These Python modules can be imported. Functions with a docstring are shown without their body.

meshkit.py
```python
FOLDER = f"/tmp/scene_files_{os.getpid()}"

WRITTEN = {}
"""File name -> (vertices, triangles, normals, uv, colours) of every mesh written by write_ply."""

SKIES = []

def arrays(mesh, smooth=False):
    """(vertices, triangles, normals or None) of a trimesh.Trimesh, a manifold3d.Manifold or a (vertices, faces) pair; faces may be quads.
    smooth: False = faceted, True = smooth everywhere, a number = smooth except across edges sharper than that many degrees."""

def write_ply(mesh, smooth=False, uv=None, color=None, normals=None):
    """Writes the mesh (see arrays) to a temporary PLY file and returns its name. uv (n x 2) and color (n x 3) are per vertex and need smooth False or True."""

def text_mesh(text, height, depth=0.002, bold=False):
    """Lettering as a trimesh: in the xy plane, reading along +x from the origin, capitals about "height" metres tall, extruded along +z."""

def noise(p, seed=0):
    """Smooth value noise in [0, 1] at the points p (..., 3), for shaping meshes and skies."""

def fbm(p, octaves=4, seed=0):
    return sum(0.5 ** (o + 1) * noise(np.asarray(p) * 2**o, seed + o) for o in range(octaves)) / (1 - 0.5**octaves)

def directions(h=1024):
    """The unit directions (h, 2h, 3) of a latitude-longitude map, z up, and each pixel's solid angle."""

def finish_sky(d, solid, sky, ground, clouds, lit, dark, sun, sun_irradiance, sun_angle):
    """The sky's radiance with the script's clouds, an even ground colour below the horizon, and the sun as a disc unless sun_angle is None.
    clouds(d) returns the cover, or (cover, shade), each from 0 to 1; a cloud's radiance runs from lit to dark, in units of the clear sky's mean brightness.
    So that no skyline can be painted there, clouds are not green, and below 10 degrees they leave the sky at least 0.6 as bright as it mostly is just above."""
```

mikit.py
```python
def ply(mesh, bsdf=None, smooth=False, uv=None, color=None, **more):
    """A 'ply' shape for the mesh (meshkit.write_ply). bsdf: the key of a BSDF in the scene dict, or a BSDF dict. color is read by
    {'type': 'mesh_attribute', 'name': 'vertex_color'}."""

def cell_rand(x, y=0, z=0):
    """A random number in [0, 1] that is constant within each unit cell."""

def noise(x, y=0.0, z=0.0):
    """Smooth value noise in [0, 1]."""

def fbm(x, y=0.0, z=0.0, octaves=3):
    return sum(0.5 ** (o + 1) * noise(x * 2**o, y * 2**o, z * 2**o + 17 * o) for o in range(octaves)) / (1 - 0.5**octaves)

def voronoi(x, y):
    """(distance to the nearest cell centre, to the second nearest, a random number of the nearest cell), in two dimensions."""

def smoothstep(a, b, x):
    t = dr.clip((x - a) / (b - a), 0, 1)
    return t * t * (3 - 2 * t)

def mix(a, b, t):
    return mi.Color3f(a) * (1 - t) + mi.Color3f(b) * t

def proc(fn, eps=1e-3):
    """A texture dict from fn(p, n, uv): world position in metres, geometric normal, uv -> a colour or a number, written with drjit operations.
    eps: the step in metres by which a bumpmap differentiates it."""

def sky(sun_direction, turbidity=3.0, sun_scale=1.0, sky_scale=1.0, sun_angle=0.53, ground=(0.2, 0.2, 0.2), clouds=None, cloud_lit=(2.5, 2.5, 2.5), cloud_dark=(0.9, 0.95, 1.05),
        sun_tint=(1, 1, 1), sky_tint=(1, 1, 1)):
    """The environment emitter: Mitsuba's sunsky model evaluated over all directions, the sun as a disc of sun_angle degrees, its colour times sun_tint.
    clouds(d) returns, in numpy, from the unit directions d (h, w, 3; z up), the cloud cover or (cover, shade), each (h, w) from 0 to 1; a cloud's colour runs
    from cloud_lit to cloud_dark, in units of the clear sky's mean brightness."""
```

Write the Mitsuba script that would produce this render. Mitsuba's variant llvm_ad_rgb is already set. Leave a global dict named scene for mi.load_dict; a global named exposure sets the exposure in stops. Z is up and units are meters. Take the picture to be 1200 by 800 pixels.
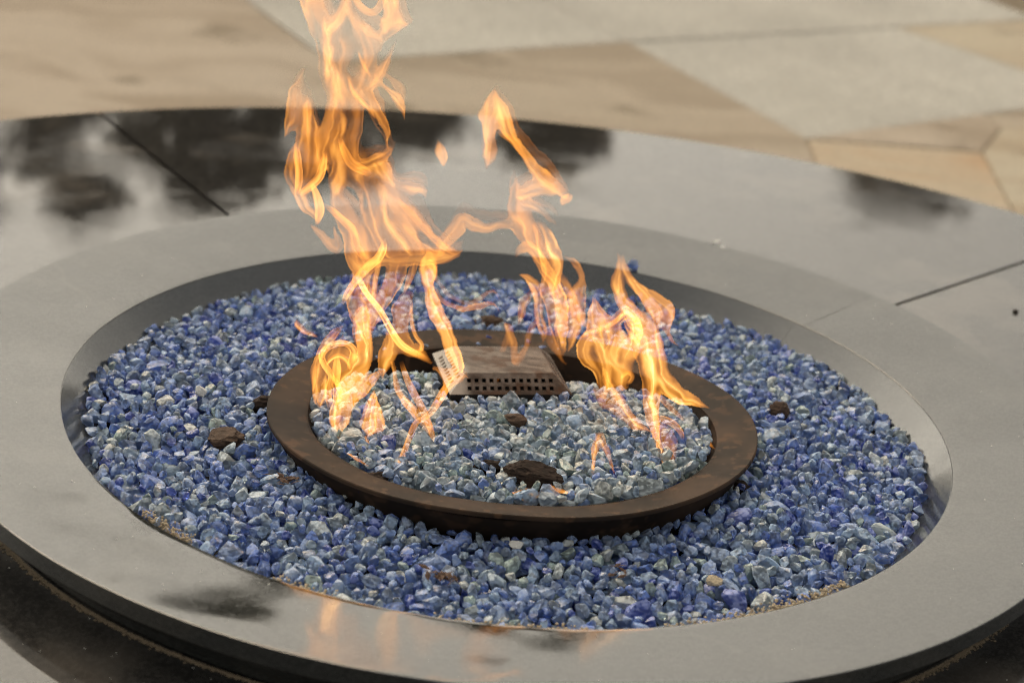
import math, random
import numpy as np, trimesh, mitsuba as mi, drjit as dr
import mikit, meshkit
from mikit import proc, fbm, noise, smoothstep, mix
import manifold3d as m3
from shapely.geometry import Polygon

rng = np.random.default_rng(11)
random.seed(11)
T = mi.ScalarTransform4f
PI = math.pi
scene, labels = {'type': 'scene'}, {}

# ------------------------------------------------------------------ camera, sky, exposure
EYE = np.array([0.0, -1.92933, 0.88980])
FW = np.array([-0.00205, 0.92718, -0.37461])
UP = np.array([-0.10036, 0.37252, 0.92258])
scene['camera'] = {'type': 'thinlens', 'fov': 29.44, 'fov_axis': 'x', 'aperture_radius': 0.0078, 'focus_distance': 1.95,
                   'near_clip': 0.05, 'far_clip': 400.0,
                   'to_world': T().look_at(origin=EYE.tolist(), target=(EYE + FW).tolist(), up=UP.tolist())}


def clouds(d):
    # an even overcast, brightest around the veiled sun ahead and thinning to grey behind
    s = np.array([-0.44, 0.80, 0.45]); s /= np.linalg.norm(s)
    c = d @ s
    n = meshkit.fbm(d * np.array([2.2, 2.2, 5.0]) + 3.0, 4, seed=5)
    return np.ones(d.shape[:2]), np.clip(1.0 - np.maximum(c, 0) ** 2.2 + 0.3 * (n - 0.5) * np.maximum(c, 0), 0, 1)


scene['sky'] = mikit.sky([-0.30, 0.72, 0.75], turbidity=4, sun_scale=0.2, sun_angle=24, ground=(0.25, 0.22, 0.18), clouds=clouds,
                         cloud_lit=(6.75, 6.2, 5.25), cloud_dark=(1.08, 1.07, 1.03), sun_tint=(1, 0.95, 0.86))
exposure = 1.7


# ------------------------------------------------------------------ helpers
def put(key, mesh, bsdf, smooth=False, label=None, cat=None, group=None, kind=None, **more):
    n, k = key, 0
    while n in scene:
        k += 1; n = f'{key}_{k:03d}'
    scene[n] = mikit.ply(mesh, bsdf, smooth=smooth, **more)
    tag(n, label, cat, group, kind)
    return n


def tag(n, label=None, cat=None, group=None, kind=None):
    e = {k: v for k, v in (('label', label), ('category', cat), ('group', group), ('kind', kind)) if v}
    if e: labels[n] = e


def lathe(profile, a0, a1, n, closed=True, warp=None):
    """A closed profile [(r, z)] turned from a0 to a1 radians; ends capped."""
    pr = np.asarray(profile, float); m = len(pr)
    if (pr[:, 0] * np.roll(pr[:, 1], -1) - np.roll(pr[:, 0], -1) * pr[:, 1]).sum() < 0: pr = pr[::-1]
    ang = np.linspace(a0, a1, n + 1)
    v = np.stack([pr[None, :, 0] * np.cos(ang)[:, None], pr[None, :, 0] * np.sin(ang)[:, None], np.broadcast_to(pr[None, :, 1], (n + 1, m))], -1).reshape(-1, 3)
    if warp is not None: v = warp(v)
    i, j = np.meshgrid(np.arange(n), np.arange(m if closed else m - 1), indexing='ij')
    a, b = i * m + j, i * m + (j + 1) % m
    q = np.stack([a, a + m, b + m, b], -1).reshape(-1, 4)
    f = np.vstack([q[:, [0, 1, 2]], q[:, [0, 2, 3]]])
    if closed and abs(a1 - a0) < 2 * PI - 1e-6:
        pv, tri = trimesh.creation.triangulate_polygon(Polygon(pr), engine='earcut')
        k = [int(np.argmin(((pr - p) ** 2).sum(1))) for p in pv]
        tri = np.array(k)[tri]
        f = np.vstack([f, tri, tri[:, ::-1] + n * m])
    return trimesh.Trimesh(v, f, process=False)


def fine(profile, step):
    """The closed profile with points no further apart than step."""
    out = []
    for a, b in zip(profile, profile[1:] + profile[:1]):
        k = max(1, int(math.ceil(math.dist(a, b) / step)))
        out += [(a[0] + (b[0] - a[0]) * t / k, a[1] + (b[1] - a[1]) * t / k) for t in range(k)]
    return out


def slab_mesh(poly, z0, z1, bevel=0.004, inset=0.003):
    """A paving slab: the polygon shrunk by the joint, extruded, its top edge chamfered."""
    p = Polygon(poly).buffer(-inset)
    c = np.array(p.exterior.coords)[:-1]
    q = np.array(p.buffer(-bevel, join_style=2).exterior.coords)[:-1]
    lo = np.c_[c, np.full(len(c), z0)]; mid = np.c_[c, np.full(len(c), z1 - bevel)]; hi = np.c_[q, np.full(len(q), z1)]
    return trimesh.util.concatenate([m3hull(np.vstack([lo, mid, hi]))])


def m3hull(pts):
    m = m3.Manifold.hull_points([tuple(map(float, p)) for p in pts]).to_mesh()
    return trimesh.Trimesh(m.vert_properties[:, :3], m.tri_verts, process=False)


# ------------------------------------------------------------------ materials
def speck(p, f):
    return noise(p.x * f, p.y * f, p.z * f)


def granite_color(p, n, uv):
    g = speck(p, 700) * 0.6 + speck(p, 300) * 0.4
    dust = smoothstep(0.52, 0.8, fbm(p.x * 9, p.y * 9, p.z * 9, 4))
    c = mix((0.017, 0.016, 0.015), (0.046, 0.043, 0.039), smoothstep(0.3, 0.8, g))
    return mix(c, (0.125, 0.108, 0.09), dust * 0.42)


def granite_rough(p, n, uv):
    return 0.04 + 0.05 * smoothstep(0.4, 0.75, fbm(p.x * 14, p.y * 14, p.z * 14, 3))


def rim_color(p, n, uv):
    g = speck(p, 900) * 0.6 + speck(p, 420) * 0.4
    dust = fbm(p.x * 16, p.y * 16, p.z * 16, 4)
    c = mix((0.010, 0.011, 0.010), (0.036, 0.037, 0.034), smoothstep(0.3, 0.75, g))
    mark = smoothstep(0.02, 0.0, dr.abs(fbm(p.x * 7 + 3, p.y * 7, 0, 3) - 0.52)) * noise(p.x * 11, p.y * 11, 7.0)
    return mix(c, (0.085, 0.08, 0.068), smoothstep(0.45, 0.8, dust) * 0.3 + mark * 0.25)


def rim_rough(p, n, uv):
    return 0.04 + 0.06 * smoothstep(0.35, 0.7, fbm(p.x * 12, p.y * 12, p.z * 12, 4)) + 0.05 * smoothstep(0.5, 0.9, speck(p, 350))


scene['granite'] = {'type': 'principled', 'base_color': proc(granite_color), 'roughness': proc(granite_rough), 'eta': 1.8}
scene['rim_stone'] = {'type': 'principled', 'base_color': proc(rim_color), 'roughness': proc(rim_rough), 'eta': 1.85}
scene['wall_stone'] = {'type': 'principled', 'base_color': proc(rim_color), 'roughness': 0.14, 'eta': 2.25}
scene['dark_stone'] = {'type': 'principled', 'base_color': proc(granite_color), 'roughness': 0.3, 'specular': 0.6}
scene['joint_fill'] = {'type': 'diffuse', 'reflectance': {'type': 'rgb', 'value': (0.045, 0.035, 0.025)}}


def sandstone(tone, tone2, s):
    def fn(p, n, uv):
        w = fbm(p.x * 1.7 + s, p.y * 1.7, 0, 3)
        bands = fbm(p.x * 2.0 + w * 3 + s, p.y * 7.0 + w * 4, 0, 4)
        c = mix(tone, tone2, smoothstep(0.3, 0.72, bands))
        spots = smoothstep(0.6, 0.85, fbm(p.x * 5 + s, p.y * 6, 0, 4))
        g = speck(p, 260)
        return mix(c, (0.15, 0.115, 0.07), spots * 0.6) * (0.85 + 0.3 * g)
    return fn


def palestone(p, n, uv):
    g = smoothstep(0.3, 0.8, speck(p, 170)) * 0.6 + 0.4 * speck(p, 60)
    w = fbm(p.x * 3, p.y * 3, 0, 4)
    return mix((0.35, 0.33, 0.285), (0.53, 0.505, 0.445), g) * (0.82 + 0.36 * w)


TANS = [((0.41, 0.345, 0.265), (0.31, 0.252, 0.185)), ((0.44, 0.37, 0.29), (0.33, 0.265, 0.195)), ((0.47, 0.39, 0.285), (0.45, 0.31, 0.19)),
        ((0.47, 0.41, 0.31), (0.40, 0.325, 0.23))]
for i, (a, b) in enumerate(TANS):
    scene[f'sandstone_{"abcd"[i]}'] = {'type': 'principled', 'base_color': proc(sandstone(a, b, 3.1 * i)), 'roughness': 0.85, 'specular': 0.2}
scene['pale_stone'] = {'type': 'principled', 'base_color': proc(palestone), 'roughness': 0.75, 'specular': 0.25}
scene['grout'] = {'type': 'diffuse', 'reflectance': {'type': 'rgb', 'value': (0.26, 0.215, 0.16)}}


def rust(p, n, uv):
    a = fbm(p.x * 22, p.y * 22, p.z * 22, 4)
    b = fbm(p.x * 90, p.y * 90, p.z * 90, 3)
    c = mix((0.030, 0.021, 0.015), (0.066, 0.041, 0.026), smoothstep(0.3, 0.7, a))
    c = mix(c, (0.125, 0.068, 0.036), smoothstep(0.56, 0.72, b) * 0.55)
    return mix(c, (0.016, 0.014, 0.013), smoothstep(0.5, 0.72, fbm(p.x * 13 + 9, p.y * 13, p.z * 13, 4)) * 0.5)


def darker_rust(p, n, uv):
    return rust(p, n, uv) * 0.6  # same rust pattern in an evenly darker tone, for the basin


scene['dark_rusty_steel'] = {'type': 'principled', 'base_color': proc(darker_rust), 'roughness': 0.7, 'specular': 0.12}
scene['rusty_steel'] = {'type': 'principled', 'base_color': proc(rust), 'roughness': 0.62, 'specular': 0.12}


def burner_color(p, n, uv):
    a = fbm(p.x * 45, p.y * 160, p.z * 60, 4)
    b = fbm(p.x * 300, p.y * 300, p.z * 300, 3)
    c = mix((0.085, 0.062, 0.048), (0.19, 0.155, 0.13), smoothstep(0.3, 0.7, a))
    r = smoothstep(0.5, 0.68, fbm(p.x * 70 + 5, p.y * 70, p.z * 70, 4))
    c = mix(c, (0.095, 0.048, 0.026), r * 0.75) * (0.7 + 0.6 * b)
    along = (p.x + 0.013) * 0.9694 + (p.y - 0.088) * 0.2453          # the left end of the box blends to a pale grey
    pale_end = smoothstep(-0.040, -0.058, along + 0.010 * (fbm(p.x * 90, p.y * 90, p.z * 90, 3) - 0.5))
    return mix(c, (0.60, 0.55, 0.48), pale_end * 0.75)


scene['burner_steel'] = {'type': 'principled', 'base_color': proc(burner_color), 'roughness': 0.6, 'metallic': 0.15, 'specular': 0.2}
scene['sooty_steel'] = {'type': 'principled', 'base_color': {'type': 'rgb', 'value': (0.022, 0.018, 0.015)}, 'roughness': 0.6, 'specular': 0.3}


def lava(p, n, uv):
    return mix((0.016, 0.012, 0.010), (0.06, 0.038, 0.027), fbm(p.x * 160, p.y * 160, p.z * 160, 3))


def brown_rock(p, n, uv):
    return mix((0.035, 0.022, 0.016), (0.14, 0.09, 0.06), fbm(p.x * 120, p.y * 120, p.z * 120, 3))


scene['lava'] = {'type': 'principled', 'base_color': proc(lava), 'roughness': 0.8, 'specular': 0.2}
scene['brown_rock'] = {'type': 'principled', 'base_color': proc(brown_rock), 'roughness': 0.75, 'specular': 0.25}
scene['sand'] = {'type': 'diffuse', 'reflectance': {'type': 'rgb', 'value': (0.55, 0.46, 0.33)}}
scene['brown_sand'] = {'type': 'diffuse', 'reflectance': {'type': 'rgb', 'value': (0.30, 0.235, 0.16)}}
scene['white_grit'] = {'type': 'principled', 'base_color': {'type': 'rgb', 'value': (0.78, 0.76, 0.70)}, 'roughness': 0.5}
scene['leaf_litter'] = {'type': 'twosided', 'b': {'type': 'principled', 'base_color': {'type': 'rgb', 'value': (0.09, 0.045, 0.025)}, 'roughness': 0.7}}

# glass: colour of each tint, frosted skin over a clear coloured body
TINTS = {'cobalt': (0.11, 0.19, 0.82), 'azure': (0.20, 0.34, 0.88), 'steel_blue': (0.32, 0.48, 0.90), 'slate_blue': (0.42, 0.56, 0.85), 'sky_blue': (0.48, 0.67, 0.94),
         'grey_aqua': (0.58, 0.71, 0.82), 'sea_green': (0.58, 0.73, 0.67), 'pale_aqua': (0.72, 0.81, 0.82), 'clear': (0.83, 0.86, 0.81)}


def frosted(p, i=0):
    """How worn the glass skin is, from clear (0) to frosted white (1)."""
    return smoothstep(0.36, 0.64, 0.55 * fbm(p.x * 120 + i, p.y * 120, p.z * 120, 2) + 0.45 * noise(p.x * 420, p.y * 420, p.z * 420 + i))


def chips(p, n, uv):
    return 0.62 * noise(p.x * 260, p.y * 260, p.z * 260) + 0.38 * noise(p.x * 760, p.y * 760, p.z * 760)


def skin_rough(p, n, uv):
    return 0.07 + 0.36 * frosted(p)


def skin_clear(p, n, uv):
    return 0.78 - 0.50 * frosted(p)


for i, (k, c) in enumerate(TINTS.items()):
    def tone(p, n, uv, c=c, i=i):
        pale = tuple(0.60 * x + 0.40 * y for x, y in zip(c, (0.80, 0.87, 0.92)))
        grain = noise(p.x * 900, p.y * 900, p.z * 900)
        return mix(c, pale, frosted(p, i) * (0.55 + 0.6 * grain))

    scene[f'glass_{k}'] = {'type': 'bumpmap', 'scale': 0.0009, 'height': proc(chips, eps=4e-4),
                           'bsdf': {'type': 'principled', 'base_color': proc(tone), 'roughness': proc(skin_rough), 'specular': 0.5,
                                    'spec_trans': proc(skin_clear)}}

# ------------------------------------------------------------------ ground and paving
ZG = -0.30
gv = np.array([[-200, -200, ZG - 0.012], [200, -200, ZG - 0.012], [200, 200, ZG - 0.012], [-200, 200, ZG - 0.012]], float)
put('ground', (gv, np.array([[0, 1, 2, 3]])), 'grout', kind='structure', label='sandy bedding under the paving slabs')
A, B, C_, D = (0.618, 2.421), (0.216, 3.205), (1.02, 3.75), (1.48, 3.13)
SLABS = [
    ('pale_stone', [A, D, C_, B]),
    ('pale_stone', [(-0.519, 2.681), B, (-0.037, 3.649), (-0.827, 3.273)]),
    ('pale_stone', [B, C_, (0.80, 4.25), (-0.037, 3.649)]),
    ('pale_stone', [C_, (1.50, 4.08), (1.25, 4.60), (0.80, 4.25)]),
    ('sandstone_d', [D, (2.1, 3.6), (1.50, 4.08), C_]),
    ('sandstone_a', [A, B, (-0.519, 2.681), (-0.30, 2.25), (0.25, 1.55), (0.62, 1.85)]),
    ('sandstone_b', [(-0.519, 2.681), (-0.827, 3.273), (-1.75, 2.80), (-1.55, 1.9), (-0.9, 1.55), (-0.30, 2.25)]),
    ('sandstone_a', [(-0.827, 3.273), (-0.037, 3.649), (-0.4, 4.6), (-1.5, 4.4), (-1.75, 2.80)]),
    ('sandstone_c', [A, (0.62, 1.85), (1.00, 1.62), (1.03, 2.46)]),
    ('sandstone_b', [A, (1.03, 2.46), (1.12, 2.70), (1.10, 2.815)]),
    ('sandstone_d', [(1.03, 2.46), (1.00, 1.62), (1.5, 1.9), (1.6, 2.75), (1.12, 2.70)]),
    ('sandstone_a', [(1.10, 2.815), (1.12, 2.70), (1.6, 2.75), (2.3, 2.9), (2.1, 3.6), D]),
    ('sandstone_b', [(-0.30, 2.25), (-0.9, 1.55), (-0.6, 1.0), (0.25, 1.2), (0.25, 1.55)]),
]
tag('paving', 'large irregular paving slabs of pale speckled granite and tan sandstone laid around the fire table', None, None, 'structure')
for k, (mat, poly) in enumerate(SLABS):
    put('paving__slab', slab_mesh(poly, ZG - 0.05, ZG + 0.003 * ((k * 7) % 4) / 3 + 0.004, 0.002, 0.0028 if k < 8 else 0.0016), mat)
# plain slabs further out, where only the polished stone can mirror them
k = 0
for iy in range(-4, 6):
    for ix in range(-4, 5):
        x, y = ix * 1.0 + 0.02 * (iy % 3), iy * 1.0
        c = np.hypot(x + .5, y + .5)
        if y > 0.9 and -2.0 < x < 2.2 and y < 4.6: continue
        put('paving__slab', slab_mesh([(x, y), (x + 1, y), (x + 1, y + 1), (x, y + 1)], ZG - 0.05, ZG + 0.001 * (k % 3), 0.003, 0.004), ('sandstone_a', 'pale_stone', 'sandstone_b', 'sandstone_d')[(ix * 3 + iy * 5) % 4])
        k += 1

# ------------------------------------------------------------------ fire table: polished disc, raised rim, bowl
RD, RO, RI = 1.2823, 0.6036, 0.4739
tag('fire_table', 'round polished black granite fire table with raised grey rim around the blue glass', 'fire pit')


def ripple(amp, f, seed):
    def w(v):
        q = v.copy()
        q[:, 2] += amp * (meshkit.fbm(np.c_[v[:, 0] * f, v[:, 1] * f, 0 * v[:, 0]], 2, seed) - 0.5)
        return q
    return w


jd = [math.radians(a) for a in (47.1, 123.3, 195, 267.5, 339)]
for a, b in zip(jd, jd[1:] + [jd[0] + 2 * PI]):
    g = 0.0030
    prof = fine([(0.53, -0.045), (RD - 0.012, -0.045), (RD - 0.003, -0.040), (RD, -0.033), (RD, -0.006), (RD - 0.002, -0.002), (RD - 0.006, 0.0), (0.53, 0.0)], 0.05)
    m = lathe(prof, a, b, 90)
    # parallel-sided joints: trim a constant width at both ends
    for ang, sgn in ((a, 1), (b, -1)):
        t = np.array([-math.sin(ang), math.cos(ang)]) * sgn
        d = m.vertices[:, :2] @ t
        rad = np.array([math.cos(ang), math.sin(ang)])
        near = (d < g) & (m.vertices[:, :2] @ rad > 0)
        m.vertices[near, :2] += (g - d[near])[:, None] * t
    put('fire_table__top_slab', m, 'granite', smooth=25)
put('fire_table__joint_bed', lathe([(0.54, -0.05), (RD - 0.06, -0.05), (RD - 0.06, -0.012), (0.54, -0.012)], 0, 2 * PI, 90), 'joint_fill')
put('fire_table__pedestal', lathe(fine([(0.02, ZG - 0.02), (1.12, ZG - 0.02), (1.12, -0.051), (0.02, -0.051)], 0.2), 0, 2 * PI, 120), 'dark_stone', smooth=30)

seam = [math.radians(a) for a in (42.3, 106.0)]
for a, b in zip(seam, seam[1:] + [seam[0] + 2 * PI]):
    e, big = 0.0004, int(60 * (b - a)) + 30
    prof = [(RI + 0.0006, 0.0409), (0.5390, 0.0501), (RO - 0.0018, 0.0592), (RO - 0.0005, 0.0590), (RO, 0.0583), (RO, 0.0420), (RO - 0.002, 0.0395), (RO - 0.006, 0.0375),
            (0.575, 0.018), (0.568, 0.008), (0.566, 0.0015), (0.50, 0.0015), (RI + 0.0005, 0.03), (RI, 0.0404)]
    put('fire_table__rim', lathe(fine(prof, 0.008), a + e, b - e, big * 2, warp=ripple(0.0013, 13, 3)), 'rim_stone', smooth=35)
    prof = [(RI - 0.0002, 0.0398), (RI - 0.0006, 0.0398), (0.4560, 0.019), (0.438, 0.0), (0.425, -0.0235), (0.465, -0.0235), (0.472, 0.0)]
    put('fire_table__bowl_wall', lathe(fine(prof, 0.008), a + 0.03 + e, b + 0.03 - e, big * 2, warp=ripple(0.0013, 13, 3)), 'wall_stone', smooth=40)
put('fire_table__bowl_floor', lathe([(0.001, -0.03), (0.46, -0.03), (0.46, -0.0236), (0.001, -0.0236)], 0, 2 * PI, 80), 'dark_stone')


# a line of blown sand against the foot of the rim
def grit(n, rfun, size, sq=0.6):
    parts = []
    base = trimesh.creation.icosahedron()
    for i in range(n):
        x, y, z = rfun(i)
        m = base.copy(); m.vertices = m.vertices * rng.uniform(0.6, 1.2, 3) * [1, 1, sq] * size * rng.uniform(0.5, 1.4)
        m.vertices += [x, y, z]
        parts.append(m)
    return trimesh.util.concatenate(parts)


def sandline(i):
    a = rng.uniform(PI, 2 * PI); r = 0.5695 + abs(rng.normal(0, 0.0026)) * (0.6 + 0.8 * meshkit.noise(np.array([a * 9, 0, 0]))); 
    return r * math.cos(a), r * math.sin(a), 0.0006


put('blown_sand', grit(9000, sandline, 0.0011, 0.5), 'brown_sand', label='thin line of brown sand along the foot of the raised rim', cat='sand', kind='stuff')



def dusting(i):
    if i % 7:
        a, r = rng.uniform(PI, 2 * PI), rng.uniform(0.575, 0.95); return r * math.cos(a), r * math.sin(a), 0.0003
    a, r = rng.uniform(0, 2 * PI), rng.uniform(0.485, 0.598); return r * math.cos(a), r * math.sin(a), 0.0408 + (r - RI) * 0.1434 + 0.0006


put('stone_dust', grit(620, dusting, 0.0006, 0.6), 'white_grit', label='scattered tiny pale crumbs of dust on the polished stone', cat='dust', kind='stuff')

# ------------------------------------------------------------------ steel bowl
rc = np.array([0.0044, -0.0394, 0.0453]); rn = np.array([-0.0241, 0.0373, 1.0]); rn /= np.linalg.norm(rn)
ra = np.cross([0, 1, 0], rn); ra /= np.linalg.norm(ra); rb = np.cross(rn, ra)
RM = np.eye(4); RM[:3, 0], RM[:3, 1], RM[:3, 2], RM[:3, 3] = ra, rb, rn, rc
tag('steel_bowl', 'rusty dark steel bowl with wide flat lip amid the blue glass', 'bowl')


def bent(v):
    a = np.arctan2(v[:, 1], v[:, 0]); q = v.copy()
    q[:, 2] += 0.0009 * np.sin(3 * a + 1) + 0.0006 * np.sin(7 * a)
    return q


lip = fine([(0.2171, -0.0077), (0.2215, -0.0060), (0.2585, 0.0002), (0.2595, -0.0008), (0.2597, -0.0038), (0.2588, -0.0048), (0.2250, -0.0110), (0.2171, -0.0127)], 0.012)
m = lathe(lip, 0, 2 * PI, 220, warp=bent); m.apply_transform(RM)
put('steel_bowl__lip', m, 'rusty_steel', smooth=30)
body = fine([(0.2168, -0.0085), (0.2150, -0.0120), (0.198, -0.040), (0.165, -0.058), (0.001, -0.060), (0.001, -0.066), (0.222, -0.066), (0.236, -0.046), (0.2500, -0.0190), (0.2560, -0.0058), (0.2510, -0.0063), (0.2250, -0.0115)], 0.012)
m = lathe(body, 0, 2 * PI, 140); m.apply_transform(RM)
put('steel_bowl__basin', m, 'dark_rusty_steel', smooth=40)

# ------------------------------------------------------------------ burner
tag('burner', 'small rusty steel burner box with two rows of square holes in its sloping sides', 'burner')
w2, d2, inn, h = 0.0690, 0.057, 0.0195, 0.0175
bx = T().translate([-0.013, 0.088, 0.0345]).rotate([0, 0, 1], 14.2)
BM = np.array(bx.matrix)


def frustum(o, zoff):
    a, b = w2 - o, d2 - o
    return np.array([[sx * a, sy * b, zoff] for sx in (-1, 1) for sy in (-1, 1)] + [[sx * (a - inn), sy * (b - inn), h + zoff] for sx in (-1, 1) for sy in (-1, 1)])


shell = m3.Manifold.hull_points(frustum(0, 0).tolist()) - m3.Manifold.hull_points((frustum(0.0022, -0.0016)).tolist())
cut = []
for side in range(4):
    half = w2 if side % 2 == 0 else d2
    n = 12 if side % 2 == 0 else 9
    for row in range(2):
        t = 0.26 + 0.36 * row
        for i in range(n):
            u = (i - (n - 1) / 2) * 0.0084
            if abs(u) > half - inn * t - 0.006: continue
            c = m3.Manifold.cube((0.0047, 0.03, 0.0040), True).translate((u, -(d2 if side % 2 == 0 else w2) + inn * t, h * t)).rotate((0, 0, 90.0 * side))
            cut.append(c)
shell = shell - m3.Manifold.batch_boolean(cut, m3.OpType.Add)
mm = shell.to_mesh(); m = trimesh.Trimesh(mm.vert_properties[:, :3], mm.tri_verts, process=False); m.apply_transform(BM)
put('burner__cover', m, 'burner_steel')
sk = m3.Manifold.hull_points([(sx * (w2 - 0.001), sy * (d2 - 0.001), z) for sx in (-1, 1) for sy in (-1, 1) for z in (-0.032, -0.0004)]) - m3.Manifold.hull_points([(sx * (w2 - 0.004), sy * (d2 - 0.004), z) for sx in (-1, 1) for sy in (-1, 1) for z in (-0.03, 0.002)])
mm = sk.to_mesh(); m = trimesh.Trimesh(mm.vert_properties[:, :3], mm.tri_verts, process=False); m.apply_transform(BM)
put('burner__skirt', m, 'sooty_steel')


# ------------------------------------------------------------------ rocks
def rock(size, seed, sub=3, amp=0.24, f=1.9):
    r = np.random.default_rng(seed)
    m = trimesh.creation.icosphere(sub)
    v = np.array(m.vertices)
    rad = 1 + amp * 2 * (meshkit.fbm(v * f + seed * 7.3, 3, seed) - 0.5)
    w = v * rad[:, None]
    for k in range(5):                                    # broken faces
        n = r.normal(size=3); n /= np.linalg.norm(n)
        w -= np.maximum(w @ n - r.uniform(0.55, 0.85), 0)[:, None] * n * 0.9
    dent = np.zeros(len(v))
    for k in range(130):                                  # pores
        c = r.normal(size=3); c /= np.linalg.norm(c); g = r.uniform(0.06, 0.20)
        d = np.linalg.norm(v - c, axis=1) / g
        dent = np.maximum(dent, r.uniform(0.35, 0.8) * g * np.sqrt(np.clip(1 - d * d, 0, 1)))
    w *= (1 - dent + 0.10 * (meshkit.fbm(v * 9 + seed, 3, seed + 9) - 0.5))[:, None]
    m.vertices = w * np.asarray(size) * 1.08
    return m


def place_rock(key, x, y, z, size, seed, mat, label, cat, **kw):
    m = rock(size, seed, **kw); m.apply_transform(trimesh.transformations.rotation_matrix(0.35 * math.sin(seed * 1.7), [0, 0, 1])); m.apply_translation([x, y, z])
    put(key, m, mat, smooth=50, label=label, cat=cat)


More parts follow.
